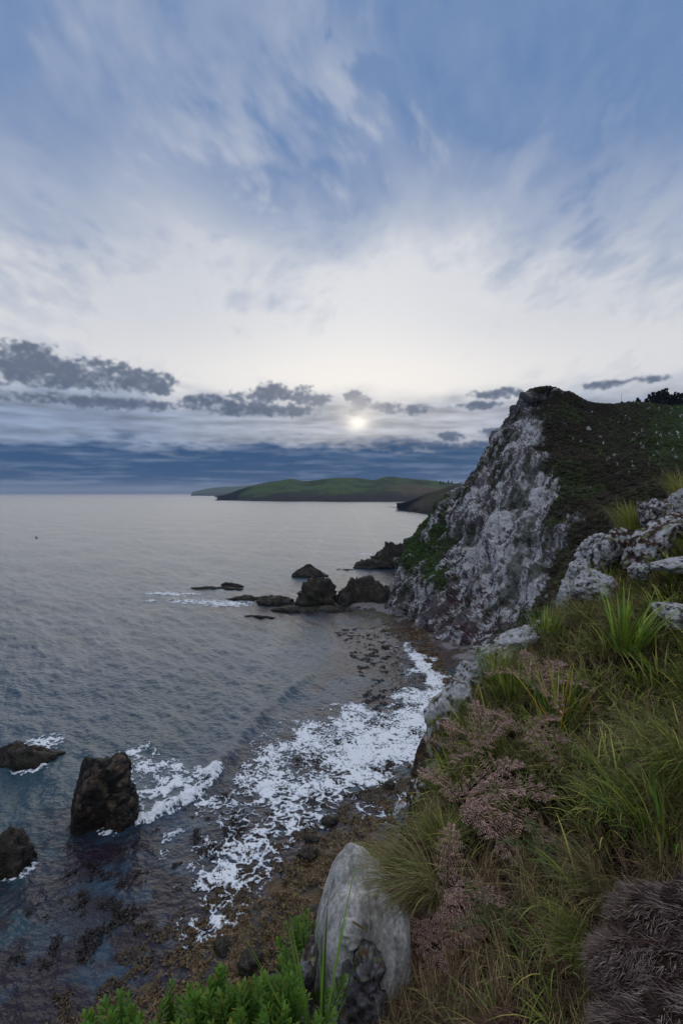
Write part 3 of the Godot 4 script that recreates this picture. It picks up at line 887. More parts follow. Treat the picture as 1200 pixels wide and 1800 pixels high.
func build_cliff() -> void:
	var nu := 460
	var nv := 420
	var p := loft(CLIFF_RIBS, nu, nv)
	var n := sheet_normals(p, nu, nv)
	var last := float(CLIFF_RIBS.size() - 1)
	var got := rows(nv, func(j: int):
		var pts := PackedVector3Array()
		var cols := PackedColorArray()
		var v := j / float(nv - 1) * 9.0 / 8.0
		for i in nu:
			var q := p[j * nu + i]
			var u := i / float(nu - 1) * last
			var mk := cliff_masks(u, v, q)
			# beds dip steeply, from upper right to lower left
			var s := q.x * 0.42 + q.y * 0.9
			var t := q.x * 0.9 - q.y * 0.42 + q.z * 0.35
			var beds := nz.get_noise_3d(t * 0.16, s * 0.028, q.z * 0.02)
			var slabs := rid.get_noise_3d(t * 0.09, s * 0.03, q.z * 0.05)
			var fine := nz.get_noise_3d(t * 0.55, s * 0.16, q.z * 0.3)
			var d := nz.get_noise_3dv(q * 0.035) * lerpf(4.5, 1.2, sm(0.65, 0.92, v)) + mk.x * (beds * 3.0 - slabs * 2.4 + fine * 0.9) + (1.0 - mk.x) * nz.get_noise_3dv(q * 0.3) * 0.9
			d *= sm(1.18, 0.95, v)
			d -= 3.0 * exp(-pow((u - 2.62) / 0.10, 2.0)) * sm(0.22, 0.05, v)
			pts.append(q + n[j * nu + i] * d)
			var g := nz.get_noise_3dv(q * 0.45)
			var c := lin(0.230, 0.200, 0.215).lerp(lin(0.105, 0.078, 0.080), sm(-0.15, 0.35, beds + g * 0.5))
			c = c.lerp(lin(0.150, 0.092, 0.094), 0.8 * sm(0.5, 0.15, v + g * 0.1) * sm(-0.3, 0.3, nz.get_noise_3dv(q * 0.08)))
			# pale lichen along the beds
			var li := nz.get_noise_3d(t * 0.62 + 11.0, s * 0.15, q.z * 0.25) * 0.9 + nz.get_noise_3dv(q * 1.1) * 0.55 + nz.get_noise_3dv(q * 2.7) * 0.5 + nz.get_noise_3dv(q * 0.05 + Vector3(7, 1, 3)) * 0.45
			var amount := 0.06 + 0.34 * exp(-pow((u - 3.35 + 0.5 * sm(0.5, 0.9, v)) / 0.75, 2.0)) * sm(0.12, 0.35, v) + 0.12 * exp(-pow((u - 1.5) / 0.5, 2.0)) * sm(0.5, 0.3, v) - 0.12 * sm(0.28, 0.1, v) - 0.10 * sm(0.7, 0.95, v)
			c = c.lerp(lin(0.780, 0.770, 0.790), sm(0.06, 0.15, li + amount - 0.10))
			c = c.lerp(lin(0.045, 0.057, 0.021), 0.75 * sm(0.06, 0.34, nz.get_noise_3d(t * 0.16, s * 0.05 + 5.0, q.z * 0.1) + g * 0.25 - 0.02 + 0.12 * sm(2.6, 1.6, u) + 0.15 * sm(0.6, 0.9, v)))
			# turf and scrub cover the rest
			var turf := lin(0.045, 0.041, 0.022).lerp(lin(0.063, 0.075, 0.027), sm(-0.2, 0.4, nz.get_noise_3dv(q * 0.12)))
			turf = turf.lerp(lin(0.057, 0.105, 0.024), clampf(mk.y, 0, 1))
			var flecks := sm(0.50, 0.62, nz.get_noise_3d(t * 0.25, s * 0.15, 3.0) + nz.get_noise_3dv(q * 1.1) * 0.5)
			turf = turf.lerp(lin(0.780, 0.770, 0.790), flecks * sm(6.6, 5.6, u))
			cols.append(turf.lerp(c, mk.x))
		return [pts, cols])
	var pp := PackedVector3Array()
	var cc := PackedColorArray()
	for g in got:
		pp.append_array(g[0])
		cc.append_array(g[1])
	tag(put("cliff_headland", grid_mesh(pp, cc, nu, nv, false, true), M.cliff), "", "", "", "structure")
	# low scrub on the headland
	var bush := scrub_clump()
	var spots := []
	var tints := PackedColorArray()
	for k in 52000:
		var i := rng.randi_range(40, nu - 20)
		var j := rng.randi_range(20, int(nv * 0.915))
		var u := i / float(nu - 1) * last
		var v := j / float(nv - 1) * 9.0 / 8.0
		var at := pp[j * nu + i]
		var mk := cliff_masks(u, v, p[j * nu + i])
		if mk.x > 0.35 and rng.randf() > 0.03: continue
		if v < 0.16: continue
		var lum := cc[j * nu + i]
		if lum.r > 0.15: continue
		var sc := rng.randf_range(0.35, 1.0) * (0.7 if u < 3.0 else 1.0)
		spots.append(Transform3D(Basis.from_euler(Vector3(rng.randf_range(-0.4, 0.4), rng.randf() * TAU, 0)).scaled(Vector3(sc * 1.2, sc * rng.randf_range(0.6, 1.0), sc * 1.2)), at))
		var hue := nz.get_noise_3dv(at * 0.07 + Vector3(2, 0, 0)) + rng.randfn() * 0.15
		var tint := lin(0.054, 0.041, 0.027).lerp(lin(0.060, 0.069, 0.024), sm(-0.05, 0.4, hue))
		tint = tint.lerp(lin(0.060, 0.117, 0.027), clampf(mk.y * 0.9 + sm(0.4, 0.65, hue) * 0.6, 0, 1))
		tints.append(tint * rng.randf_range(1.1, 2.1))
	tag(many("coastal_scrub", bush, M.scrub, spots, tints), "low dark green and brown scrub covering the big headland", "scrub", "", "stuff")
	# the wood and the mast on the skyline
	for k in 40:
		var f := k / 39.0
		pine(Vector3(149.05, 85.09, -263.83).lerp(Vector3(183.13, 84.93, -269.83), f) + Vector3(rng.randf_range(-1.5, 1.5), -0.6, rng.randf_range(-9, 9)), lerpf(3.6, 7.6, sm(0.0, 0.45, f)) * rng.randf_range(0.7, 1.2), "dark pine of the small wood on the headland skyline", "pines of the skyline wood", 0.72)
	for k in 5: pine(Vector3(141.04, 84.69, -259.81).lerp(Vector3(147.88, 85.38, -263.84), k / 4.0) + Vector3(0, -1, 0), 1.8 + rng.randf() * 1.2, "small dark bush tree between the mast and the skyline wood", "small trees by the mast", 1.3)
	var mast := base("radio_mast", Vector3(145.12, 85.78, -267.86))
	tag(mast, "thin grey radio mast on the headland skyline", "mast")
	var steel := StandardMaterial3D.new()
	steel.albedo_color = Color(0.3, 0.3, 0.3).linear_to_srgb()
	steel.roughness = 0.6
	var cyl := CylinderMesh.new()
	cyl.top_radius = 0.05
	cyl.bottom_radius = 0.10
	cyl.height = 7.4
	cyl.radial_segments = 8
	put("pole", cyl, steel, mast).position.y = 2.6
	var bar := BoxMesh.new()
	bar.size = Vector3(0.7, 0.06, 0.06)
	for k in 2: put("aerial", bar, steel, mast).position.y = 4.6 + k * 0.9

func scrub_clump() -> ArrayMesh:
	var r := RandomNumberGenerator.new()
	r.seed = 4
	var p := PackedVector3Array()
	var c := PackedColorArray()
	var idx := PackedInt32Array()
	for k in 46:
		var d := Vector3(r.randfn(), absf(r.randfn()) * 0.8, r.randfn()).normalized()
		var at := d * r.randf_range(0.35, 0.75)
		var a := Vector3(r.randfn(), r.randfn(), r.randfn()).normalized()
		var b := a.cross(d).normalized()
		var s := r.randf_range(0.14, 0.26)
		var f := p.size()
		for q in [at - a * s, at + b * s * 0.6, at + a * s, at - b * s * 0.6]:
			p.append(q)
			var g := 1.0 + ((k * 37) % 11 - 5) * 0.06
			c.append(Color(g, g, g))
		idx.append_array([f, f + 1, f + 2, f, f + 2, f + 3])
	return indexed(p, c, idx)

var pine_crown: ArrayMesh
var pine_trunk: CylinderMesh
func pine(where: Vector3, height: float, label: String, group: String, wide: float) -> void:
	if pine_crown == null:
		var r := RandomNumberGenerator.new()
		r.seed = 15
		var p := PackedVector3Array()
		var c := PackedColorArray()
		var idx := PackedInt32Array()
		for k in 170:
			var h := r.randf_range(0.16, 1.0)
			var reach := (1.02 - h) * 0.36 * r.randf_range(0.5, 1.15) + 0.05
			var az := r.randf() * TAU
			var out := Vector3(cos(az), 0, sin(az))
			var at := out * reach + Vector3(0, h - reach * 0.2, 0)
			var a := (out + Vector3(r.randfn() * 0.3, 0.35 + r.randfn() * 0.3, r.randfn() * 0.3)).normalized()
			var b := a.cross(Vector3(r.randfn(), r.randfn(), r.randfn())).normalized()
			var s := r.randf_range(0.07, 0.13)
			var f := p.size()
			for q in [at - a * s, at + b * s * 0.5, at + a * s * 1.2, at - b * s * 0.5]:
				p.append(q)
				c.append(lin(0.017, 0.024, 0.017) * r.randf_range(0.7, 1.3))
			idx.append_array([f, f + 1, f + 2, f, f + 2, f + 3])
		pine_crown = indexed(p, c, idx)
		pine_trunk = CylinderMesh.new()
		pine_trunk.top_radius = 0.006
		pine_trunk.bottom_radius = 0.024
		pine_trunk.height = 0.9
		pine_trunk.radial_segments = 6
		M.bark = StandardMaterial3D.new()
		M.bark.albedo_color = Color(0.05, 0.04, 0.03).linear_to_srgb()
		M.bark.roughness = 0.95
	var t := base("pine_tree", where)
	tag(t, label, "tree", group)
	t.rotation.y = rng.randf() * TAU
	t.scale = Vector3(wide, 1, wide) * height
	put("crown", pine_crown, M.scrub, t)
	put("trunk", pine_trunk, M.bark, t).position.y = 0.45

# ---------------------------------------------------------------- near cliff top
const NG := 120
# lines over the slope, from uphill down to the rim
const SLOPE := [
	[Vector3(1.41, 37.91, -1.07), Vector3(1.05, 37.93, -1.38), Vector3(0.58, 37.70, -1.67), Vector3(0.20, 37.48, -1.91)],
	[Vector3(1.33, 38.11, -1.43), Vector3(0.92, 37.90, -1.72), Vector3(0.48, 37.63, -2.06), Vector3(0.13, 37.41, -2.31)],
	[Vector3(1.73, 38.15, -1.88), Vector3(1.23, 37.92, -2.23), Vector3(0.68, 37.70, -2.57), Vector3(0.30, 37.53, -2.86)],
	[Vector3(2.31, 38.29, -2.54), Vector3(1.73, 38.09, -2.93), Vector3(1.13, 37.87, -3.32), Vector3(0.65, 37.58, -3.71)],
	[Vector3(3.02, 38.48, -3.35), Vector3(2.45, 38.32, -3.74), Vector3(1.73, 38.14, -4.13), Vector3(1.18, 37.94, -4.63)],
	[Vector3(3.73, 38.87, -4.16), Vector3(3.22, 38.73, -4.56), Vector3(2.56, 38.57, -4.95), Vector3(1.95, 38.33, -5.34)],
	[Vector3(4.72, 39.48, -4.98), Vector3(4.20, 39.35, -5.38), Vector3(3.61, 39.08, -5.77), Vector3(3.04, 38.75, -6.26)],
	[Vector3(6.00, 40.25, -6.01), Vector3(5.39, 40.12, -6.31), Vector3(4.91, 39.83, -6.80), Vector3(4.30, 39.41, -7.28)],
	[Vector3(8.22, 41.04, -7.44), Vector3(7.53, 40.91, -7.74), Vector3(7.02, 40.61, -8.23), Vector3(6.36, 40.07, -8.81)],
]
var gp: PackedVector3Array
var gn: PackedVector3Array
var gm: int

func build_foreground() -> void:
	var ribs := []
	var out := Vector3(-0.67, 0, -0.74)
	for s in SLOPE:
		var r: Array = s.duplicate()
		var rim: Vector3 = r[3]
		r.push_front(r[0] + Vector3(3.2, 0.75, 0.9))
		r.append(rim + out * 0.30 + Vector3(0, -0.45, 0))
		r.append(rim + out * 0.75 + Vector3(0, -2.2, 0))
		r.append(rim + out * 2.0 + Vector3(0, -9.0, 0))
		r.append(rim + out * 7.0 + Vector3(0, -38.5, 0))
		ribs.append(r)
	gm = 230
	gp = loft(ribs, NG, gm)
	gn = sheet_normals(gp, NG, gm, true)
	var c := PackedColorArray()
	for i in gp.size():
		var q := gp[i]
		var v := (i / NG) / float(gm - 1)
		gp[i] += gn[i] * (nz.get_noise_3dv(q * 0.9) * 0.10 + nz.get_noise_3dv(q * 5.0) * 0.02) * sm(0.0, 0.03, v) + gn[i] * rid.get_noise_3dv(q * 0.3) * 0.9 * sm(0.606, 0.825, v)
		var n := nz.get_noise_3dv(q * 4.0)
		var soil := lin(0.020, 0.014, 0.009).lerp(lin(0.037, 0.027, 0.015), sm(-0.2, 0.4, n))
		c.append(soil.lerp(lin(0.067, 0.057, 0.054).lerp(lin(0.027, 0.020, 0.017), sm(-0.2, 0.3, n)), sm(0.5275, 0.615, v)))
	tag(put("cliff_top", grid_mesh(gp, c, NG, gm, false, false), M.soil), "", "", "", "structure")
	rim_rocks()
	boulder()
	grasses()
	ferns()
	hebes()
	dead_mats()

func ground(u: float, v: float) -> Transform3D:
	# a spot on the slope; u along the rim from near to far, v from uphill (0) to the rim (1)
	var i := clampi(int(u * (NG - 1)), 0, NG - 1)
	var j := clampi(int((1.0 + v * 3.0) * (gm - 1) / 8.0), 0, gm - 1)
	return Transform3D(Basis(), gp[j * NG + i]).translated(gn[j * NG + i] * 0.0)

func slope_normal(u: float, v: float) -> Vector3:
	var i := clampi(int(u * (NG - 1)), 0, NG - 1)
	var j := clampi(int((1.0 + v * 3.0) * (gm - 1) / 8.0), 0, gm - 1)
	return gn[j * NG + i]

# ---------------------------------------------------------------- rocks on the rim
func lichen_paint(amount: float, ground_col: Color, pale: Color) -> Callable:
	return func(q: Vector3, d: Vector3, v: Vector3):
		var n := nz.get_noise_3dv(q * 2.4)
		var f := nz.get_noise_3dv(v * 26.0)
		var s := nz.get_noise_3dv(v * 9.0 + Vector3(5, 5, 5))
		var c := ground_col * (1.0 + 0.7 * n)
		c = c.lerp(lin(0.030, 0.024, 0.022), 0.8 * sm(0.1, 0.35, nz.get_noise_3dv(v * 14.0 + Vector3(1, 8, 2))))
		c = c.lerp(pale * (1.0 + 0.12 * f), sm(-0.03, 0.09, amount - 0.40 + n * 0.6 + s * 0.35 + f * 0.14))
		c = c.lerp(lin(0.30, 0.33, 0.16), 0.8 * sm(0.36, 0.42, nz.get_noise_3dv(q * 1.7 + Vector3(30, 0, 0)) + f * 0.1))
		c = c.lerp(lin(0.22, 0.10, 0.035), 0.7 * sm(0.40, 0.46, s + f * 0.2))
		return c

func rim_rocks() -> void:
	var grey := lin(0.15, 0.13, 0.125)
	var brown := lin(0.11, 0.062, 0.042)
	var pale := lin(0.66, 0.65, 0.66)
	# middle, half size, turn, how much lichen, bare colour, label
	var list := [
		[Vector3(1.05, 37.94, -4.78), Vector3(0.26, 0.34, 0.24), Vector3(0.2, 0.3, -0.6), 0.52, grey, "grey lichened outcrop on the rim above the surf"],
		[Vector3(0.83, 37.61, -4.47), Vector3(0.17, 0.42, 0.20), Vector3(0.0, 0.2, -0.35), 0.22, brown, "brown craggy outcrop dropping from the rim below the grey one"],
		[Vector3(0.64, 37.43, -4.21), Vector3(0.09, 0.24, 0.14), Vector3(0, 0.4, -0.25), 0.25, brown, "narrow brown crag at the rim beside the overhanging tussock"],
		[Vector3(0.50, 37.33, -4.16), Vector3(0.07, 0.10, 0.07), Vector3(0, 0.1, 0.2), 0.72, grey, "small white stone at the foot of the narrow brown crag"],
		[Vector3(1.34, 38.15, -5.09), Vector3(0.20, 0.16, 0.18), Vector3(0.1, 0.6, 0.4), 0.58, grey, "pale knobbly stone above the grey outcrop on the rim"],
		[Vector3(1.56, 38.26, -5.29), Vector3(0.20, 0.14, 0.18), Vector3(0, 0.2, 0.5), 0.55, grey, "whitish broken stone just below the pale sloping slab"],
		[Vector3(1.86, 38.41, -5.45), Vector3(0.26, 0.12, 0.20), Vector3(0, 0.0, 0.32), 0.66, grey, "pale sloping slab on the rim with grass at its back"],
		[Vector3(2.21, 38.49, -5.55), Vector3(0.16, 0.10, 0.16), Vector3(0, 0.5, 0.2), 0.5, grey, "low stone half buried in grass beyond the sloping slab"],
		[Vector3(2.73, 38.73, -6.06), Vector3(0.17, 0.22, 0.2), Vector3(0.1, 0.2, -0.3), 0.66, grey, "white stone at the lower end of the rock pile"],
		[Vector3(2.90, 38.93, -5.86), Vector3(0.24, 0.19, 0.22), Vector3(0, 0.7, 0.1), 0.64, grey, "rounded white boulder in the middle of the rock pile"],
		[Vector3(2.95, 38.98, -6.32), Vector3(0.16, 0.18, 0.18), Vector3(0, 0.3, 0.5), 0.62, grey, "leaning white slab on the outer side of the rock pile"],
		[Vector3(3.31, 39.22, -6.48), Vector3(0.23, 0.28, 0.24), Vector3(0.2, 0.1, -0.5), 0.50, grey, "grey boulder with pale edge and green lichen in the rock pile"],
		[Vector3(3.47, 39.33, -6.33), Vector3(0.16, 0.22, 0.18), Vector3(0, 0.4, 0.2), 0.34, brown, "dark brown stone with white spots wedged in the rock pile"],
		[Vector3(3.66, 39.37, -6.08), Vector3(0.42, 0.20, 0.26), Vector3(0.1, 0.1, 0.62), 0.42, brown, "big tilted slab with white upper edge and rusty underside"],
		[Vector3(4.03, 39.67, -6.59), Vector3(0.24, 0.24, 0.22), Vector3(0.1, 0.5, 0.3), 0.40, grey, "dark boulder spotted with white lichen at the top of the pile"],
		[Vector3(4.44, 39.84, -6.70), Vector3(0.20, 0.20, 0.2), Vector3(0, 0.2, 0.4), 0.66, grey, "white boulder at the top of the rock pile cut by the edge"],
		[Vector3(4.17, 39.57, -6.19), Vector3(0.26, 0.20, 0.24), Vector3(0, 0.2, 0.3), 0.38, brown, "rusty boulder under the white one at the top of the pile"],
		[Vector3(3.50, 39.26, -5.28), Vector3(0.30, 0.085, 0.2), Vector3(0.05, 0.0, 0.10), 0.60, grey, "flat white slab in the grass uphill of the rock pile"],
		[Vector3(3.24, 39.15, -5.57), Vector3(0.12, 0.09, 0.12), Vector3(0, 0.9, 0.3), 0.5, grey, "small pale stone between the tilted slab and the grass"],
		[Vector3(3.13, 38.86, -4.66), Vector3(0.24, 0.11, 0.2), Vector3(0.05, 0.0, -0.06), 0.5, grey, "grey slab low in the grass behind the tall green blades"],
	]
	for k in list.size():
		var f: Array = list[k]
		var m := stone(f[1], 120 + k * 3, 96, 64, 0.24, lichen_paint(f[3], f[4], pale), 13, 20.0)
		var o := sit(m, M.rock, f[0], "rim_rock")
		o.rotation = f[2]
		tag(o, f[5], "rock")

func boulder() -> void:
	# big pale boulder with a dark broken foot, a split slab leaning on its left
	var t := base("boulder", Vector3(0.02, 37.05, -2.59))
	tag(t, "big smooth pale grey boulder under the overhanging tussock", "boulder")
	var pale := func(q: Vector3, d: Vector3, v: Vector3):
		var n := nz.get_noise_3dv(v * 5.0)
		var f := nz.get_noise_3d(v.x * 60.0, v.y * 22.0, v.z * 40.0)
		var c := lin(0.70, 0.665, 0.62) * (1.0 + 0.35 * n + 0.35 * f)
		c = c.lerp(lin(0.22, 0.21, 0.20), 0.6 * sm(0.22, 0.36, nz.get_noise_3d(v.x * 14.0, v.y * 5.0, v.z * 14.0) + f * 0.25))
		return c
	var body := put("body", bumpy(Vector3(0.24, 0.60, 0.30), 300, 190, 150, pale), M.boulder, t)
	body.position = Vector3(0.07, 0.33, -0.03)
	body.rotation = Vector3(-0.1, 0.25, -0.16)
	var dark := lichen_paint(0.24, lin(0.17, 0.155, 0.165), lin(0.34, 0.34, 0.36))
	var block := put("dark_block", stone(Vector3(0.075, 0.085, 0.07), 311, 90, 60, 0.25, dark, 9, 24.0), M.rock, t)
	block.position = Vector3(0.10, 0.70, 0.23)
	block.rotation = Vector3(0.2, 0.5, 0.4)
	var foot := put("dark_foot", stone(Vector3(0.14, 0.26, 0.12), 317, 110, 80, 0.3, dark, 9, 20.0), M.rock, t)
	foot.position = Vector3(0.10, 0.44, 0.22)
	var knob := put("knob", stone(Vector3(0.055, 0.075, 0.05), 321, 60, 40, 0.15, pale, 4, 6.0), M.rock, t)
	knob.position = Vector3(0.03, 0.83, 0.19)
	var s := base("split_slab", Vector3(-0.18, 37.33, -2.45))
	tag(s, "weathered brown split slab standing against the pale boulder", "rock")
	var wood := lichen_paint(0.26, lin(0.12, 0.095, 0.085), lin(0.40, 0.39, 0.38))
	var one_ := put("slab", stone(Vector3(0.055, 0.30, 0.12), 331, 80, 80, 0.35, wood, 9, 20.0), M.rock, s)
	one_.position = Vector3(-0.01, 0.14, 0)
	one_.rotation.z = -0.12
	var two := put("slab", stone(Vector3(0.045, 0.22, 0.10), 335, 80, 80, 0.35, wood, 9, 20.0), M.rock, s)
	two.position = Vector3(0.045, 0.05, 0.08)
	two.rotation.z = 0.05

func bumpy(size: Vector3, sd: int, nu: int, nv: int, paint: Callable) -> ArrayMesh:
	# a smooth, worn boulder: full at the crown, with flutes and dents down its face
	var shift := Vector3(sd, sd * 0.3, sd * 0.7)
	var p := PackedVector3Array()
	var c := PackedColorArray()
	for j in nv:
		var th := PI * (0.004 + 0.992 * j / float(nv - 1))
		for i in nu:
			var ph := TAU * i / nu
			var d := Vector3(sin(th) * cos(ph), cos(th), sin(th) * sin(ph))
			var rad := pow(pow(absf(d.x), 2.6) + pow(absf(d.y), 2.8) + pow(absf(d.z), 2.6), -1.0 / 2.7)
			rad *= 1.0 + 0.14 * one.get_noise_3dv(d * 0.8 + shift) + 0.05 * one.get_noise_3d(d.x * 3.0, d.y * 1.4, d.z * 3.0)
			rad += 0.012 * nz.get_noise_3d(d.x * 9.0, d.y * 4.0, d.z * 9.0)
			p.append(d * rad * size)
			c.append(paint.call(d + shift, d, d * rad * size))
	return grid_mesh(p, c, nu, nv, true)

# ---------------------------------------------------------------- blades
class Leaves:
	var p := PackedVector3Array()
	var c := PackedColorArray()
	var idx := PackedInt32Array()

	func ribbon(root: Vector3, lean: Vector3, length: float, width: float, start: float, droop: float, col: Color, steps := 5, fold := 0.0) -> void:
		# a blade that leaves root at the angle start from upright and bends over by droop towards lean
		var side := lean.cross(Vector3.UP).normalized()
		var at := root
		var f := p.size()
		var st := length / steps
		for k in steps + 1:
			var t := k / float(steps)
			var w := width * 0.5 * (1.0 - pow(t, 2.2)) * (0.7 + 0.3 * minf(1.0, t * 4.0)) + 0.0002
			p.append(at - side * w)
			p.append(at + side * w)
			c.append(col)
			c.append(col)
			var a := start + droop * t
			at += (Vector3.UP * cos(a) + lean * sin(a)) * st
		for k in steps:
			var a := f + k * 2
			idx.append_array([a, a + 1, a + 2, a + 1, a + 3, a + 2])

	func leaf(root: Vector3, dir: Vector3, up: Vector3, length: float, width: float, col: Color, curl := 0.15) -> void:
		# a pointed leaf folded along its midrib
		var side := dir.cross(up).normalized()
		var nrm := side.cross(dir).normalized()
		var f := p.size()
		var m := root + dir * length * 0.45
		p.append(root)
		p.append(m - side * width * 0.5 + nrm * width * 0.14)
		p.append(m - nrm * width * 0.10)
		p.append(m + side * width * 0.5 + nrm * width * 0.14)
		p.append(root + dir * length * 0.8 - side * width * 0.34 + nrm * (width * 0.1 - length * curl * 0.5))
		p.append(root + dir * length * 0.8 + side * width * 0.34 + nrm * (width * 0.1 - length * curl * 0.5))
		p.append(root + dir * length - nrm * length * curl)
		for k in 7: c.append(col)
		idx.append_array([f, f + 1, f + 2, f, f + 2, f + 3, f + 1, f + 4, f + 2, f + 2, f + 5, f + 3, f + 2, f + 4, f + 6, f + 2, f + 6, f + 5])

func done(l: Leaves) -> ArrayMesh:
	return indexed(l.p, l.c, l.idx)

func flat(v: Vector3) -> Vector3:
	return Vector3(v.x, 0, v.z).normalized()

func tuft(sd: int, count: int, spread: float, length: Vector2, width: Vector2, droop: Vector2, wind: Vector3, cols: Array) -> ArrayMesh:
	var r := RandomNumberGenerator.new()
	r.seed = sd
	var l := Leaves.new()
	for k in count:
		var az := r.randf() * TAU
		var out := Vector3(cos(az), 0, sin(az))
		var root := out * spread * sqrt(r.randf())
		var lean := flat(out * r.randf_range(0.4, 1.0) + wind + Vector3(r.randfn(), 0, r.randfn()) * 0.15)
		var col: Color = cols[r.randi() % cols.size()] * r.randf_range(0.5, 2.1)
		l.ribbon(root, lean, r.randf_range(length.x, length.y), r.randf_range(width.x, width.y), r.randf_range(0.05, 0.5), r.randf_range(droop.x, droop.y), col)
	return done(l)

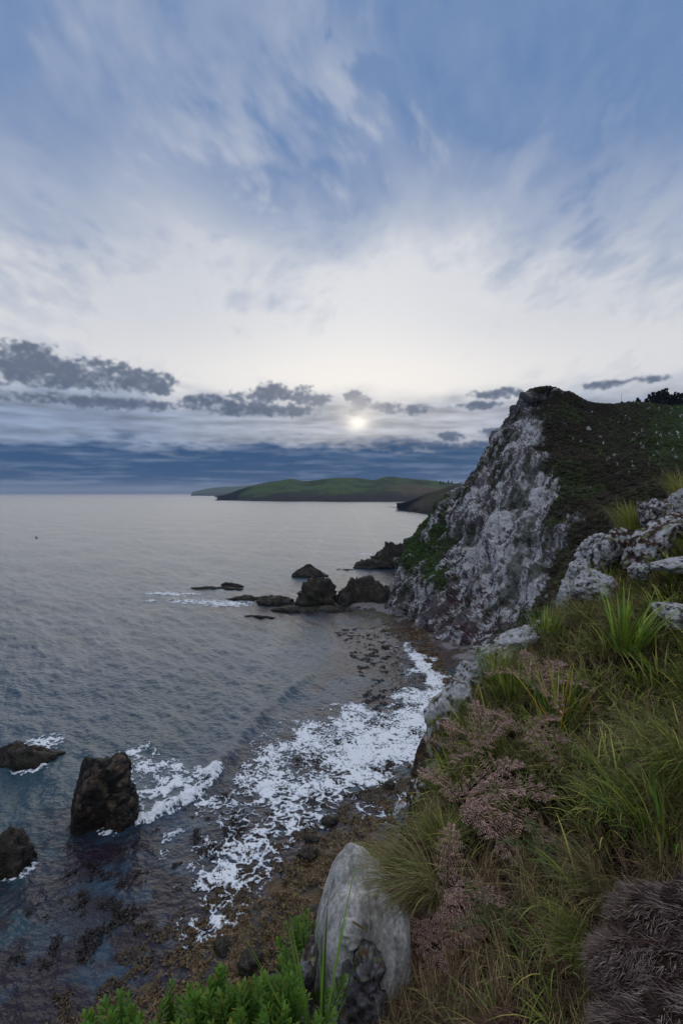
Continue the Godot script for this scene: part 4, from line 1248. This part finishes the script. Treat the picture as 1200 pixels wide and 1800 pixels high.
func grasses() -> void:
	var green := [lin(0.13, 0.21, 0.032), lin(0.20, 0.25, 0.04), lin(0.07, 0.14, 0.025), lin(0.28, 0.27, 0.06)]
	var olive := [lin(0.160, 0.176, 0.048), lin(0.208, 0.192, 0.061), lin(0.128, 0.160, 0.045), lin(0.272, 0.208, 0.088)]
	var straw := [lin(0.224, 0.168, 0.084), lin(0.168, 0.112, 0.056), lin(0.123, 0.078, 0.045), lin(0.101, 0.062, 0.039)]
	var downhill := Vector3(-0.85, 0, 0.1)
	# the sward: clumps of fine blades everywhere, thinner where bracken lies
	var kinds := [
		tuft(1, 16, 0.06, Vector2(0.12, 0.32), Vector2(0.004, 0.007), Vector2(0.5, 1.9), downhill * 0.4, green),
		tuft(2, 18, 0.07, Vector2(0.14, 0.36), Vector2(0.003, 0.006), Vector2(0.8, 2.2), downhill * 0.5, olive),
		tuft(3, 20, 0.07, Vector2(0.10, 0.26), Vector2(0.0025, 0.005), Vector2(1.0, 2.6), downhill * 0.3, straw),
		tuft(4, 9, 0.05, Vector2(0.16, 0.40), Vector2(0.007, 0.012), Vector2(0.4, 1.5), downhill * 0.3, green),
	]
	var names := ["green_grass", "olive_grass", "dry_grass", "broad_grass"]
	var what := ["fine green grass blades all over the near slope", "olive and yellowing grass blades over the near slope", "dry brown grass and litter matted between the living blades", "broad green grass blades standing out of the finer grass"]
	for k in 4:
		var spots := []
		var tints := PackedColorArray()
		for n in [2350, 1850, 3200, 930][k]:
			var u := rng.randf_range(0.03, 1.0)
			var v := rng.randf_range(-0.25, 1.03)
			var at := ground(u, v).origin
			var patch := nz.get_noise_3dv(at * 0.8 + Vector3(k * 13.0, 0, 0)) + 0.6 * nz.get_noise_3dv(at * 2.5 + Vector3(k * 7.0, 0, 0))
			var low := sm(0.40, 0.2, u)
			if k != 2 and patch < 0.05 + 0.42 * low + rng.randf_range(-0.2, 0.2): continue
			if k != 2 and u < 0.36 and rng.randf() < (0.97 if k == 3 else 0.72): continue
			# grass stands thin under the bracken
			if at.distance_to(Vector3(1.06, 37.95, -3.33)) < 0.5 and rng.randf() < 0.6: continue
			if at.distance_to(Vector3(0.55, 37.70, -2.67)) < 0.3 and rng.randf() < 0.6: continue
			var nrm := slope_normal(u, v)
			if nrm.y < 0.15: continue
			var up := (Vector3.UP * 0.6 + nrm * 0.6).normalized()
			var b := Basis(Quaternion(Vector3.UP, up)) * Basis(Vector3.UP, rng.randf_range(-0.7, 0.7))
			var s := rng.randf_range(0.7, 1.25) * lerpf(0.85, 1.15, u)
			spots.append(Transform3D(b.scaled(Vector3.ONE * s), at - nrm * 0.01))
			tints.append(Color.WHITE * rng.randf_range(0.75, 1.2))
		tag(many(names[k], kinds[k], M.dead if k == 2 else M.grass, spots, tints), what[k], "grass", "", "stuff")
	# single tussocks one can pick out
	var wind := Vector3(-1.0, 0, 0.15)
	var list := [
		# foot, blades, spread, length, width, droop, wind, colours, name, label
		[Vector3(1.92, 38.38, -2.84), 620, 0.16, Vector2(0.30, 0.62), Vector2(0.0025, 0.0045), Vector2(1.0, 2.0), wind * 1.3, green + olive, "big fine-leaved green tussock combed downhill across the upper slope"],
		[Vector3(0.38, 37.98, -2.48), 900, 0.13, Vector2(0.18, 0.40), Vector2(0.002, 0.0036), Vector2(1.0, 2.3), wind * 1.3, olive + olive + straw, "golden green tussock hanging over the pale boulder"],
		[Vector3(0.64, 37.72, -3.22), 420, 0.10, Vector2(0.14, 0.30), Vector2(0.0014, 0.0026), Vector2(0.6, 2.0), wind * 0.5, olive + green, "small dense tussock at the rim behind the golden green one"],
		[Vector3(2.58, 38.55, -4.55), 70, 0.12, Vector2(0.38, 0.72), Vector2(0.014, 0.024), Vector2(0.2, 1.2), Vector3(0.35, 0, 0), [lin(0.176, 0.270, 0.034), lin(0.230, 0.297, 0.041), lin(0.135, 0.230, 0.041)], "tall clump of broad bright green blades below the rock pile"],
		[Vector3(2.79, 38.62, -4.85), 520, 0.22, Vector2(0.20, 0.50), Vector2(0.002, 0.004), Vector2(0.6, 2.2), wind * 0.3, olive + straw, "rusty olive tussock round the tall broad blades"],
		[Vector3(3.91, 39.52, -6.89), 460, 0.22, Vector2(0.25, 0.52), Vector2(0.003, 0.006), Vector2(0.3, 1.4), wind * 0.3, [lin(0.216, 0.230, 0.047), lin(0.270, 0.243, 0.068), lin(0.176, 0.203, 0.041)], "yellow green tussock on the outer side of the rock pile"],
		[Vector3(4.69, 39.90, -6.90), 420, 0.25, Vector2(0.35, 0.62), Vector2(0.003, 0.006), Vector2(0.2, 1.2), Vector3.ZERO, [lin(0.270, 0.243, 0.068), lin(0.230, 0.230, 0.054), lin(0.176, 0.189, 0.041)], "tall straw green tussock above the white boulder on the ridge"],
		[Vector3(1.56, 38.20, -4.54), 46, 0.14, Vector2(0.25, 0.45), Vector2(0.008, 0.014), Vector2(0.1, 0.9), Vector3.ZERO, green, "upright broad green blades beside the rusty bracken near the rim"],
		[Vector3(1.75, 38.17, -4.04), 60, 0.16, Vector2(0.28, 0.52), Vector2(0.009, 0.016), Vector2(0.1, 1.0), Vector3(0.2, 0, 0), green + [lin(0.338, 0.216, 0.041)], "tall green blades with orange tips in the middle of the slope"],
		[Vector3(1.14, 37.93, -4.13), 40, 0.10, Vector2(0.22, 0.40), Vector2(0.008, 0.013), Vector2(0.1, 0.9), Vector3.ZERO, green, "bright green blades rising behind the bracken at the rim"],
		[Vector3(2.12, 38.57, -5.25), 160, 0.16, Vector2(0.18, 0.34), Vector2(0.004, 0.008), Vector2(0.1, 1.0), Vector3.ZERO, green, "short green tuft between the sloping slab and the rock pile"],
		[Vector3(1.50, 38.26, -4.94), 240, 0.18, Vector2(0.16, 0.32), Vector2(0.003, 0.006), Vector2(0.3, 1.4), wind * 0.3, green + olive, "soft green tuft behind the pale stones on the rim"],
		[Vector3(1.20, 38.11, -2.28), 420, 0.10, Vector2(0.20, 0.42), Vector2(0.0016, 0.003), Vector2(0.6, 1.9), wind * 1.2, olive + straw, "pale sprawling tussock at the edge of the dead grass mat"],
		[Vector3(1.03, 38.04, -2.08), 320, 0.10, Vector2(0.16, 0.32), Vector2(0.0016, 0.003), Vector2(0.6, 1.9), wind * 1.2, green + olive, "green sprawling tussock below the pale one beside the dead mat"],
		[Vector3(0.88, 37.88, -4.33), 120, 0.10, Vector2(0.14, 0.26), Vector2(0.003, 0.006), Vector2(0.3, 1.4), wind * 0.4, green, "light green cushion of grass above the brown outcrop"],
		[Vector3(1.65, 38.16, -2.63), 60, 0.16, Vector2(0.30, 0.50), Vector2(0.006, 0.010), Vector2(0.5, 1.5), wind * 0.6, green, "long green blades crossing each other above the dead mat"],
		[Vector3(-0.09, 37.75, -1.92), 16, 0.07, Vector2(0.40, 0.85), Vector2(0.007, 0.011), Vector2(0.1, 0.5), Vector3(0.05, 0, 0), [lin(0.101, 0.176, 0.027), lin(0.121, 0.203, 0.034)], "few long green blades rising in front of the pale boulder"],
	]
	for k in list.size():
		var f: Array = list[k]
		var o := put("grass_tussock", tuft(50 + k, f[1], f[2], f[3], f[4], f[5], f[6], f[7]), M.grass)
		o.position = f[0]
		tag(o, f[8], "grass tussock")
	# flowering stalks
	var stalks := [[Vector3(1.22, 38.07, -3.53), 0.30, 0.2], [Vector3(1.55, 38.25, -3.34), 0.42, 0.9], [Vector3(0.27, 37.78, -2.32), 0.34, 0.5], [Vector3(0.39, 37.73, -2.32), 0.30, 0.1], [Vector3(0.27, 37.68, -2.62), 0.22, 0.4], [Vector3(0.95, 38.00, -2.53), 0.34, 1.2], [Vector3(2.25, 38.37, -5.14), 0.35, 1.1], [Vector3(1.50, 38.22, -2.94), 0.34, 1.3]]
	for k in stalks.size():
		var t := base("seed_stalk", stalks[k][0])
		tag(t, "dry grass stalk with feathery seed head " + ["above the large rusty bracken", "in front of the orange tipped blades", "in the dark grass right beside the boulder", "leaning over the withered bracken", "hanging out of the golden green tussock", "lying across the dark hollow", "arching beside the tall green blades", "bowed below the big combed tussock"][k], "grass stalk", "seed stalks standing out of the grass")
		var l := Leaves.new()
		var lean := Vector3(-1 if k % 3 else 1, 0, 0.2).normalized()
		var h: float = stalks[k][1]
		var a: float = stalks[k][2]
		l.ribbon(Vector3.ZERO, lean, h, 0.004, a, 0.5, lin(0.22, 0.17, 0.08), 8)
		put("stalk", done(l), M.dead, t)
		var tip: Vector3 = l.p[l.p.size() - 1]
		var dir := (tip - l.p[l.p.size() - 5]).normalized()
		var s := Leaves.new()
		for q in 40:
			var g := q / 39.0
			var az := q * 2.4
			var side := dir.cross(Vector3(cos(az), sin(az), 0.3)).normalized()
			s.leaf(tip - dir * 0.09 * (1.0 - g), (dir + side * 0.45).normalized(), side, 0.018, 0.004, lin(0.30, 0.22, 0.10) * rng.randf_range(0.8, 1.2), 0.0)
		put("seed_head", done(s), M.dead, t)

# ---------------------------------------------------------------- bracken
func frond(sd: int, green := false) -> ArrayMesh:
	# a frond along +x: midrib, side branches, each lined with narrow leaflets
	var r := RandomNumberGenerator.new()
	r.seed = sd
	var l := Leaves.new()
	var n := 9
	var base_col := lin(0.07, 0.13, 0.028) if green else lin(0.42, 0.26, 0.215)
	for k in n * 2:
		var t := 0.10 + 0.90 * (k / 2) / float(n)
		var side := 1.0 if k % 2 else -1.0
		var at := Vector3(t, 0.10 * sin(t * PI) - 0.16 * t * t, 0)
		var reach := 0.30 * sin(PI * (0.22 + 0.76 * t)) * r.randf_range(0.8, 1.1)
		var out := Vector3(0.35 + r.randfn() * 0.08, 0.10 + r.randfn() * 0.18, side).normalized()
		var m := 7
		for q in m * 2:
			var g := 0.06 + 0.94 * (q / 2) / float(m)
			var s2 := 1.0 if q % 2 else -1.0
			var p := at + out * reach * g + Vector3(0, -0.10 * g * g * reach, 0)
			var d := (Vector3.RIGHT * s2 + out * 0.5 + Vector3(0, r.randfn() * 0.25 - 0.1, 0)).normalized()
			l.leaf(p, d, Vector3.UP, 0.070 * (1.05 - g) + 0.014, 0.0125, base_col * r.randf_range(0.45, 1.5) + lin(0.02, 0.02, 0.018) * r.randf(), 0.25)
		l.leaf(at, out, Vector3.UP, reach, 0.006, base_col * 0.8, 0.0)
	l.leaf(Vector3.ZERO, Vector3(1, 0.02, 0), Vector3.UP, 0.98, 0.014, base_col * 0.7, 0.0)
	return done(l)

func ferns() -> void:
	var shapes := [frond(201), frond(202), frond(203)]
	var fresh := frond(204, true)
	# foot, fronds [length, heading, tilt], label
	var list := [
		[Vector3(0.81, 37.88, -3.37), [[0.52, -0.15, 0.30], [0.50, -0.6, 0.05], [0.44, 0.35, 0.5], [0.42, -1.05, -0.1], [0.30, 2.4, 0.4]], "large rusty brown bracken with fronds spread across the slope"],
		[Vector3(0.60, 37.78, -2.77), [[0.30, -1.2, -0.3], [0.30, -2.2, -0.3], [0.28, 1.3, 0.7], [0.26, -0.4, 0.1], [0.26, -1.7, -0.5]], "brown bracken drooping beside the golden green tussock"],
		[Vector3(0.48, 37.68, -2.52), [[0.28, -0.9, -0.3], [0.26, -1.6, -0.5], [0.24, 2.6, 0.1], [0.24, 0.2, 0.2], [0.22, 1.4, 0.9]], "small withered bracken lowest on the slope near the boulder"],
		[Vector3(1.08, 38.00, -3.83), [[0.34, 1.5, 0.8], [0.30, 2.6, 0.5], [0.30, 0.6, 0.6], [0.26, -2.6, 0.1]], "faded bracken behind the large rusty one"],
		[Vector3(1.40, 38.10, -3.88), [[0.36, -0.5, 0.1], [0.34, -1.2, -0.1], [0.32, 0.4, 0.3], [0.30, 2.2, 0.3]], "dark brown bracken under the bright green blades"],
		[Vector3(1.70, 38.29, -4.44), [[0.40, -0.6, 0.2], [0.36, -1.4, -0.1], [0.36, 2.8, 0.2], [0.34, 0.5, 0.4], [0.30, 1.6, 0.7]], "red-brown bracken in the hollow behind the rim outcrop"],
		[Vector3(0.93, 37.84, -4.12), [[0.24, 2.8, 0.4], [0.24, 1.6, 0.8], [0.22, -1.6, -0.3]], "small brown bracken above the narrow crag"],
	]
	for k in list.size():
		var t := base("bracken_fern", list[k][0] + Vector3(-0.02, 0.07, 0.05))
		tag(t, list[k][2], "fern")
		for q in list[k][1].size():
			var f: Array = list[k][1][q]
			var o := put("frond", shapes[(k + q) % 3], M.dead, t)
			o.transform = Transform3D(Basis(Vector3.UP, f[1]) * Basis(Vector3.BACK, f[2]) * Basis(Vector3.RIGHT, 0.25 * sin(q * 3.0)), Vector3.ZERO).scaled_local(Vector3.ONE * f[0] * 1.22)
	for k in 3:
		var t := base("green_fern", [Vector3(1.13, 37.96, -2.83), Vector3(1.64, 38.15, -2.83), Vector3(0.78, 37.83, -2.52)][k])
		tag(t, ["fresh green fern beside the foot of the brown bracken", "fresh green fern under the big combed tussock", "small green fern low among the dark grass"][k], "fern")
		for q in 4:
			var o := put("frond", fresh, M.leaf, t)
			o.transform = Transform3D(Basis(Vector3.UP, q * 1.5 + k) * Basis(Vector3.BACK, 0.3), Vector3.ZERO).scaled_local(Vector3.ONE * 0.26)

# ---------------------------------------------------------------- evergreen shrub on the ledge
func sprig(sd: int) -> ArrayMesh:
	var r := RandomNumberGenerator.new()
	r.seed = sd
	var l := Leaves.new()
	var h := 0.20
	var pairs := 15
	for k in pairs:
		var t := k / float(pairs - 1)
		var az := k * PI / 2 + r.randf_range(-0.2, 0.2)
		for s in 2:
			var out := Vector3(cos(az + s * PI), 0, sin(az + s * PI))
			var rise := lerpf(0.35, 1.9, pow(t, 1.6)) + r.randfn() * 0.1
			var dir := (out + Vector3.UP * rise).normalized()
			var len_ := lerpf(0.034, 0.046, sin(t * PI)) * (0.75 if k == pairs - 1 else 1.0)
			var col := lin(0.095, 0.20, 0.028).lerp(lin(0.18, 0.30, 0.05), t * r.randf())
			if r.randf() < 0.06: col = lin(0.28, 0.25, 0.04)
			l.leaf(Vector3(0, h * (0.12 + 0.88 * t), 0) + out * 0.002, dir, Vector3.UP if absf(dir.y) < 0.95 else out, len_, 0.0145, col, 0.12)
	l.ribbon(Vector3.ZERO, Vector3.RIGHT, h, 0.006, 0.0, 0.0, lin(0.06, 0.06, 0.025), 4)
	l.ribbon(Vector3.ZERO, Vector3.BACK, h, 0.006, 0.0, 0.0, lin(0.06, 0.06, 0.025), 4)
	return done(l)

func hebes() -> void:
	var shapes := [sprig(1), sprig(2), sprig(3), sprig(4)]
	# the ledge they grow on, below the slope
	var lp := PackedVector3Array()
	var lc := PackedColorArray()
	for j in 24:
		for i in 30:
			var x := lerpf(-1.5, 0.25, i / 29.0)
			var z := lerpf(-0.5, -2.3, j / 23.0)
			var y := 37.50 + 0.06 * nz.get_noise_2d(x * 3.0, z * 3.0) - 3.5 * pow(maxf(0.0, j / 23.0 - 0.55), 1.3) - 1.5 * pow(maxf(0.0, 0.25 - i / 29.0), 1.5)
			lp.append(Vector3(x, y, z))
			lc.append(lin(0.03, 0.025, 0.016))
	tag(put("ledge", grid_mesh(lp, lc, 30, 24, false, true), M.soil), "", "", "", "structure")
	# middle of the crown, half widths, sprigs, label
	var list := [
		[Vector3(-0.70, 37.96, -1.78), Vector3(0.26, 0.10, 0.20), 80, "bushy green evergreen shrub at the seaward end of the ledge"],
		[Vector3(-0.44, 37.94, -1.83), Vector3(0.24, 0.13, 0.20), 84, "bright green evergreen shrub in the middle of the ledge"],
		[Vector3(-0.24, 37.89, -1.92), Vector3(0.16, 0.14, 0.18), 60, "dense green evergreen shrub beside the split slab"],
		[Vector3(-0.18, 37.54, -2.66), Vector3(0.09, 0.14, 0.14), 22, "small green shrub climbing between the boulder and the drop"],
	]
	for k in list.size():
		var mid: Vector3 = list[k][0]
		var s: Vector3 = list[k][1]
		var t := base("evergreen_shrub", mid - Vector3(0, s.y + 0.1, 0))
		tag(t, list[k][3], "shrub")
		for q in list[k][2]:
			var d := Vector3(rng.randf_range(-1, 1), 0, rng.randf_range(-1, 1))
			var top := s.y * (1.0 - 0.6 * d.length_squared()) * rng.randf_range(0.6, 1.1)
			var at := Vector3(d.x * s.x, s.y + 0.1 + top - 0.20, d.z * s.z)
			var up := (Vector3.UP + Vector3(d.x, 0, d.z) * 0.35 + Vector3(rng.randfn(), 0, rng.randfn()) * 0.12).normalized()
			var o := put("sprig", shapes[q % 4], M.leaf, t)
			o.transform = Transform3D(Basis(Quaternion(Vector3.UP, up)) * Basis(Vector3.UP, rng.randf() * TAU), at).scaled_local(Vector3.ONE * rng.randf_range(0.75, 1.15))

# ---------------------------------------------------------------- dead thatch
func dead_mats() -> void:
	var greyish := [lin(0.259, 0.203, 0.174), lin(0.174, 0.118, 0.109), lin(0.113, 0.066, 0.061), lin(0.346, 0.297, 0.247), lin(0.078, 0.041, 0.038)]
	var reddish := [lin(0.174, 0.085, 0.065), lin(0.130, 0.063, 0.052), lin(0.242, 0.140, 0.087), lin(0.087, 0.046, 0.040)]
	var list := [
		[[[Vector3(1.24, 38.33, -1.92), 0.15], [Vector3(1.37, 38.37, -1.84), 0.18], [Vector3(1.06, 38.26, -1.78), 0.13], [Vector3(1.21, 38.28, -1.72), 0.18], [Vector3(1.01, 38.20, -1.62), 0.13], [Vector3(1.10, 38.25, -1.54), 0.18], [Vector3(1.04, 38.26, -1.84), 0.08]], 42000, greyish, "thick grey purple mat of dead grass at the slope foot"],
		[[[Vector3(0.47, 37.64, -2.01), 0.15], [Vector3(0.67, 37.82, -1.92), 0.13], [Vector3(0.76, 37.82, -1.82), 0.15], [Vector3(0.62, 37.77, -2.07), 0.08]], 9000, reddish, "reddish brown cushion of dead grass below the dark hollow"],
	]
	for k in list.size():
		var mounds: Array = list[k][0]
		var at: Vector3 = mounds[0][0]
		var t := base("dead_grass_mat", at)
		tag(t, list[k][3], "dead grass")
		var core := func(_q: Vector3, _d: Vector3, v: Vector3): return lin(0.05, 0.035, 0.03) * (1.0 + nz.get_noise_3dv(v * 30.0))
		var l := Leaves.new()
		var cols: Array = list[k][2]
		for m in mounds.size():
			var s := Vector3(1.25, 0.85, 1.1) * float(mounds[m][1])
			var mid: Vector3 = mounds[m][0] - at
			put("mound", stone(s * 0.78, 400 + k * 20 + m, 30, 20, 0.25, core, 5, 5.0), M.soil, t).position = mid
			for q in int(list[k][1] / mounds.size()):
				var d := Vector3(rng.randfn(), rng.randfn(), rng.randfn()).normalized()
				if d.z < -0.85 or d.y < -0.6: continue
				var root := mid + d * s * rng.randf_range(0.82, 0.97)
				var swirl := nz.get_noise_3dv(root * 6.0) * 2.4
				var lean := flat(Vector3(-1.0, 0, 0.25 + swirl) + d * 0.35 + Vector3(rng.randfn(), 0, rng.randfn()) * 0.4)
				var n := nz.get_noise_3dv(root * 9.0) * 1.2 + rng.randfn() * 0.3
				var col: Color = cols[clampi(int((n + 0.6) * cols.size()), 0, cols.size() - 1)]
				l.ribbon(root, lean, rng.randf_range(0.015, 0.065), rng.randf_range(0.0010, 0.0026), rng.randf_range(0.8, 1.7), rng.randf_range(-0.3, 0.8), col * rng.randf_range(0.6, 1.4), 3)
		tag(put("thatch", done(l), M.dead, t), "", "", "", "stuff")
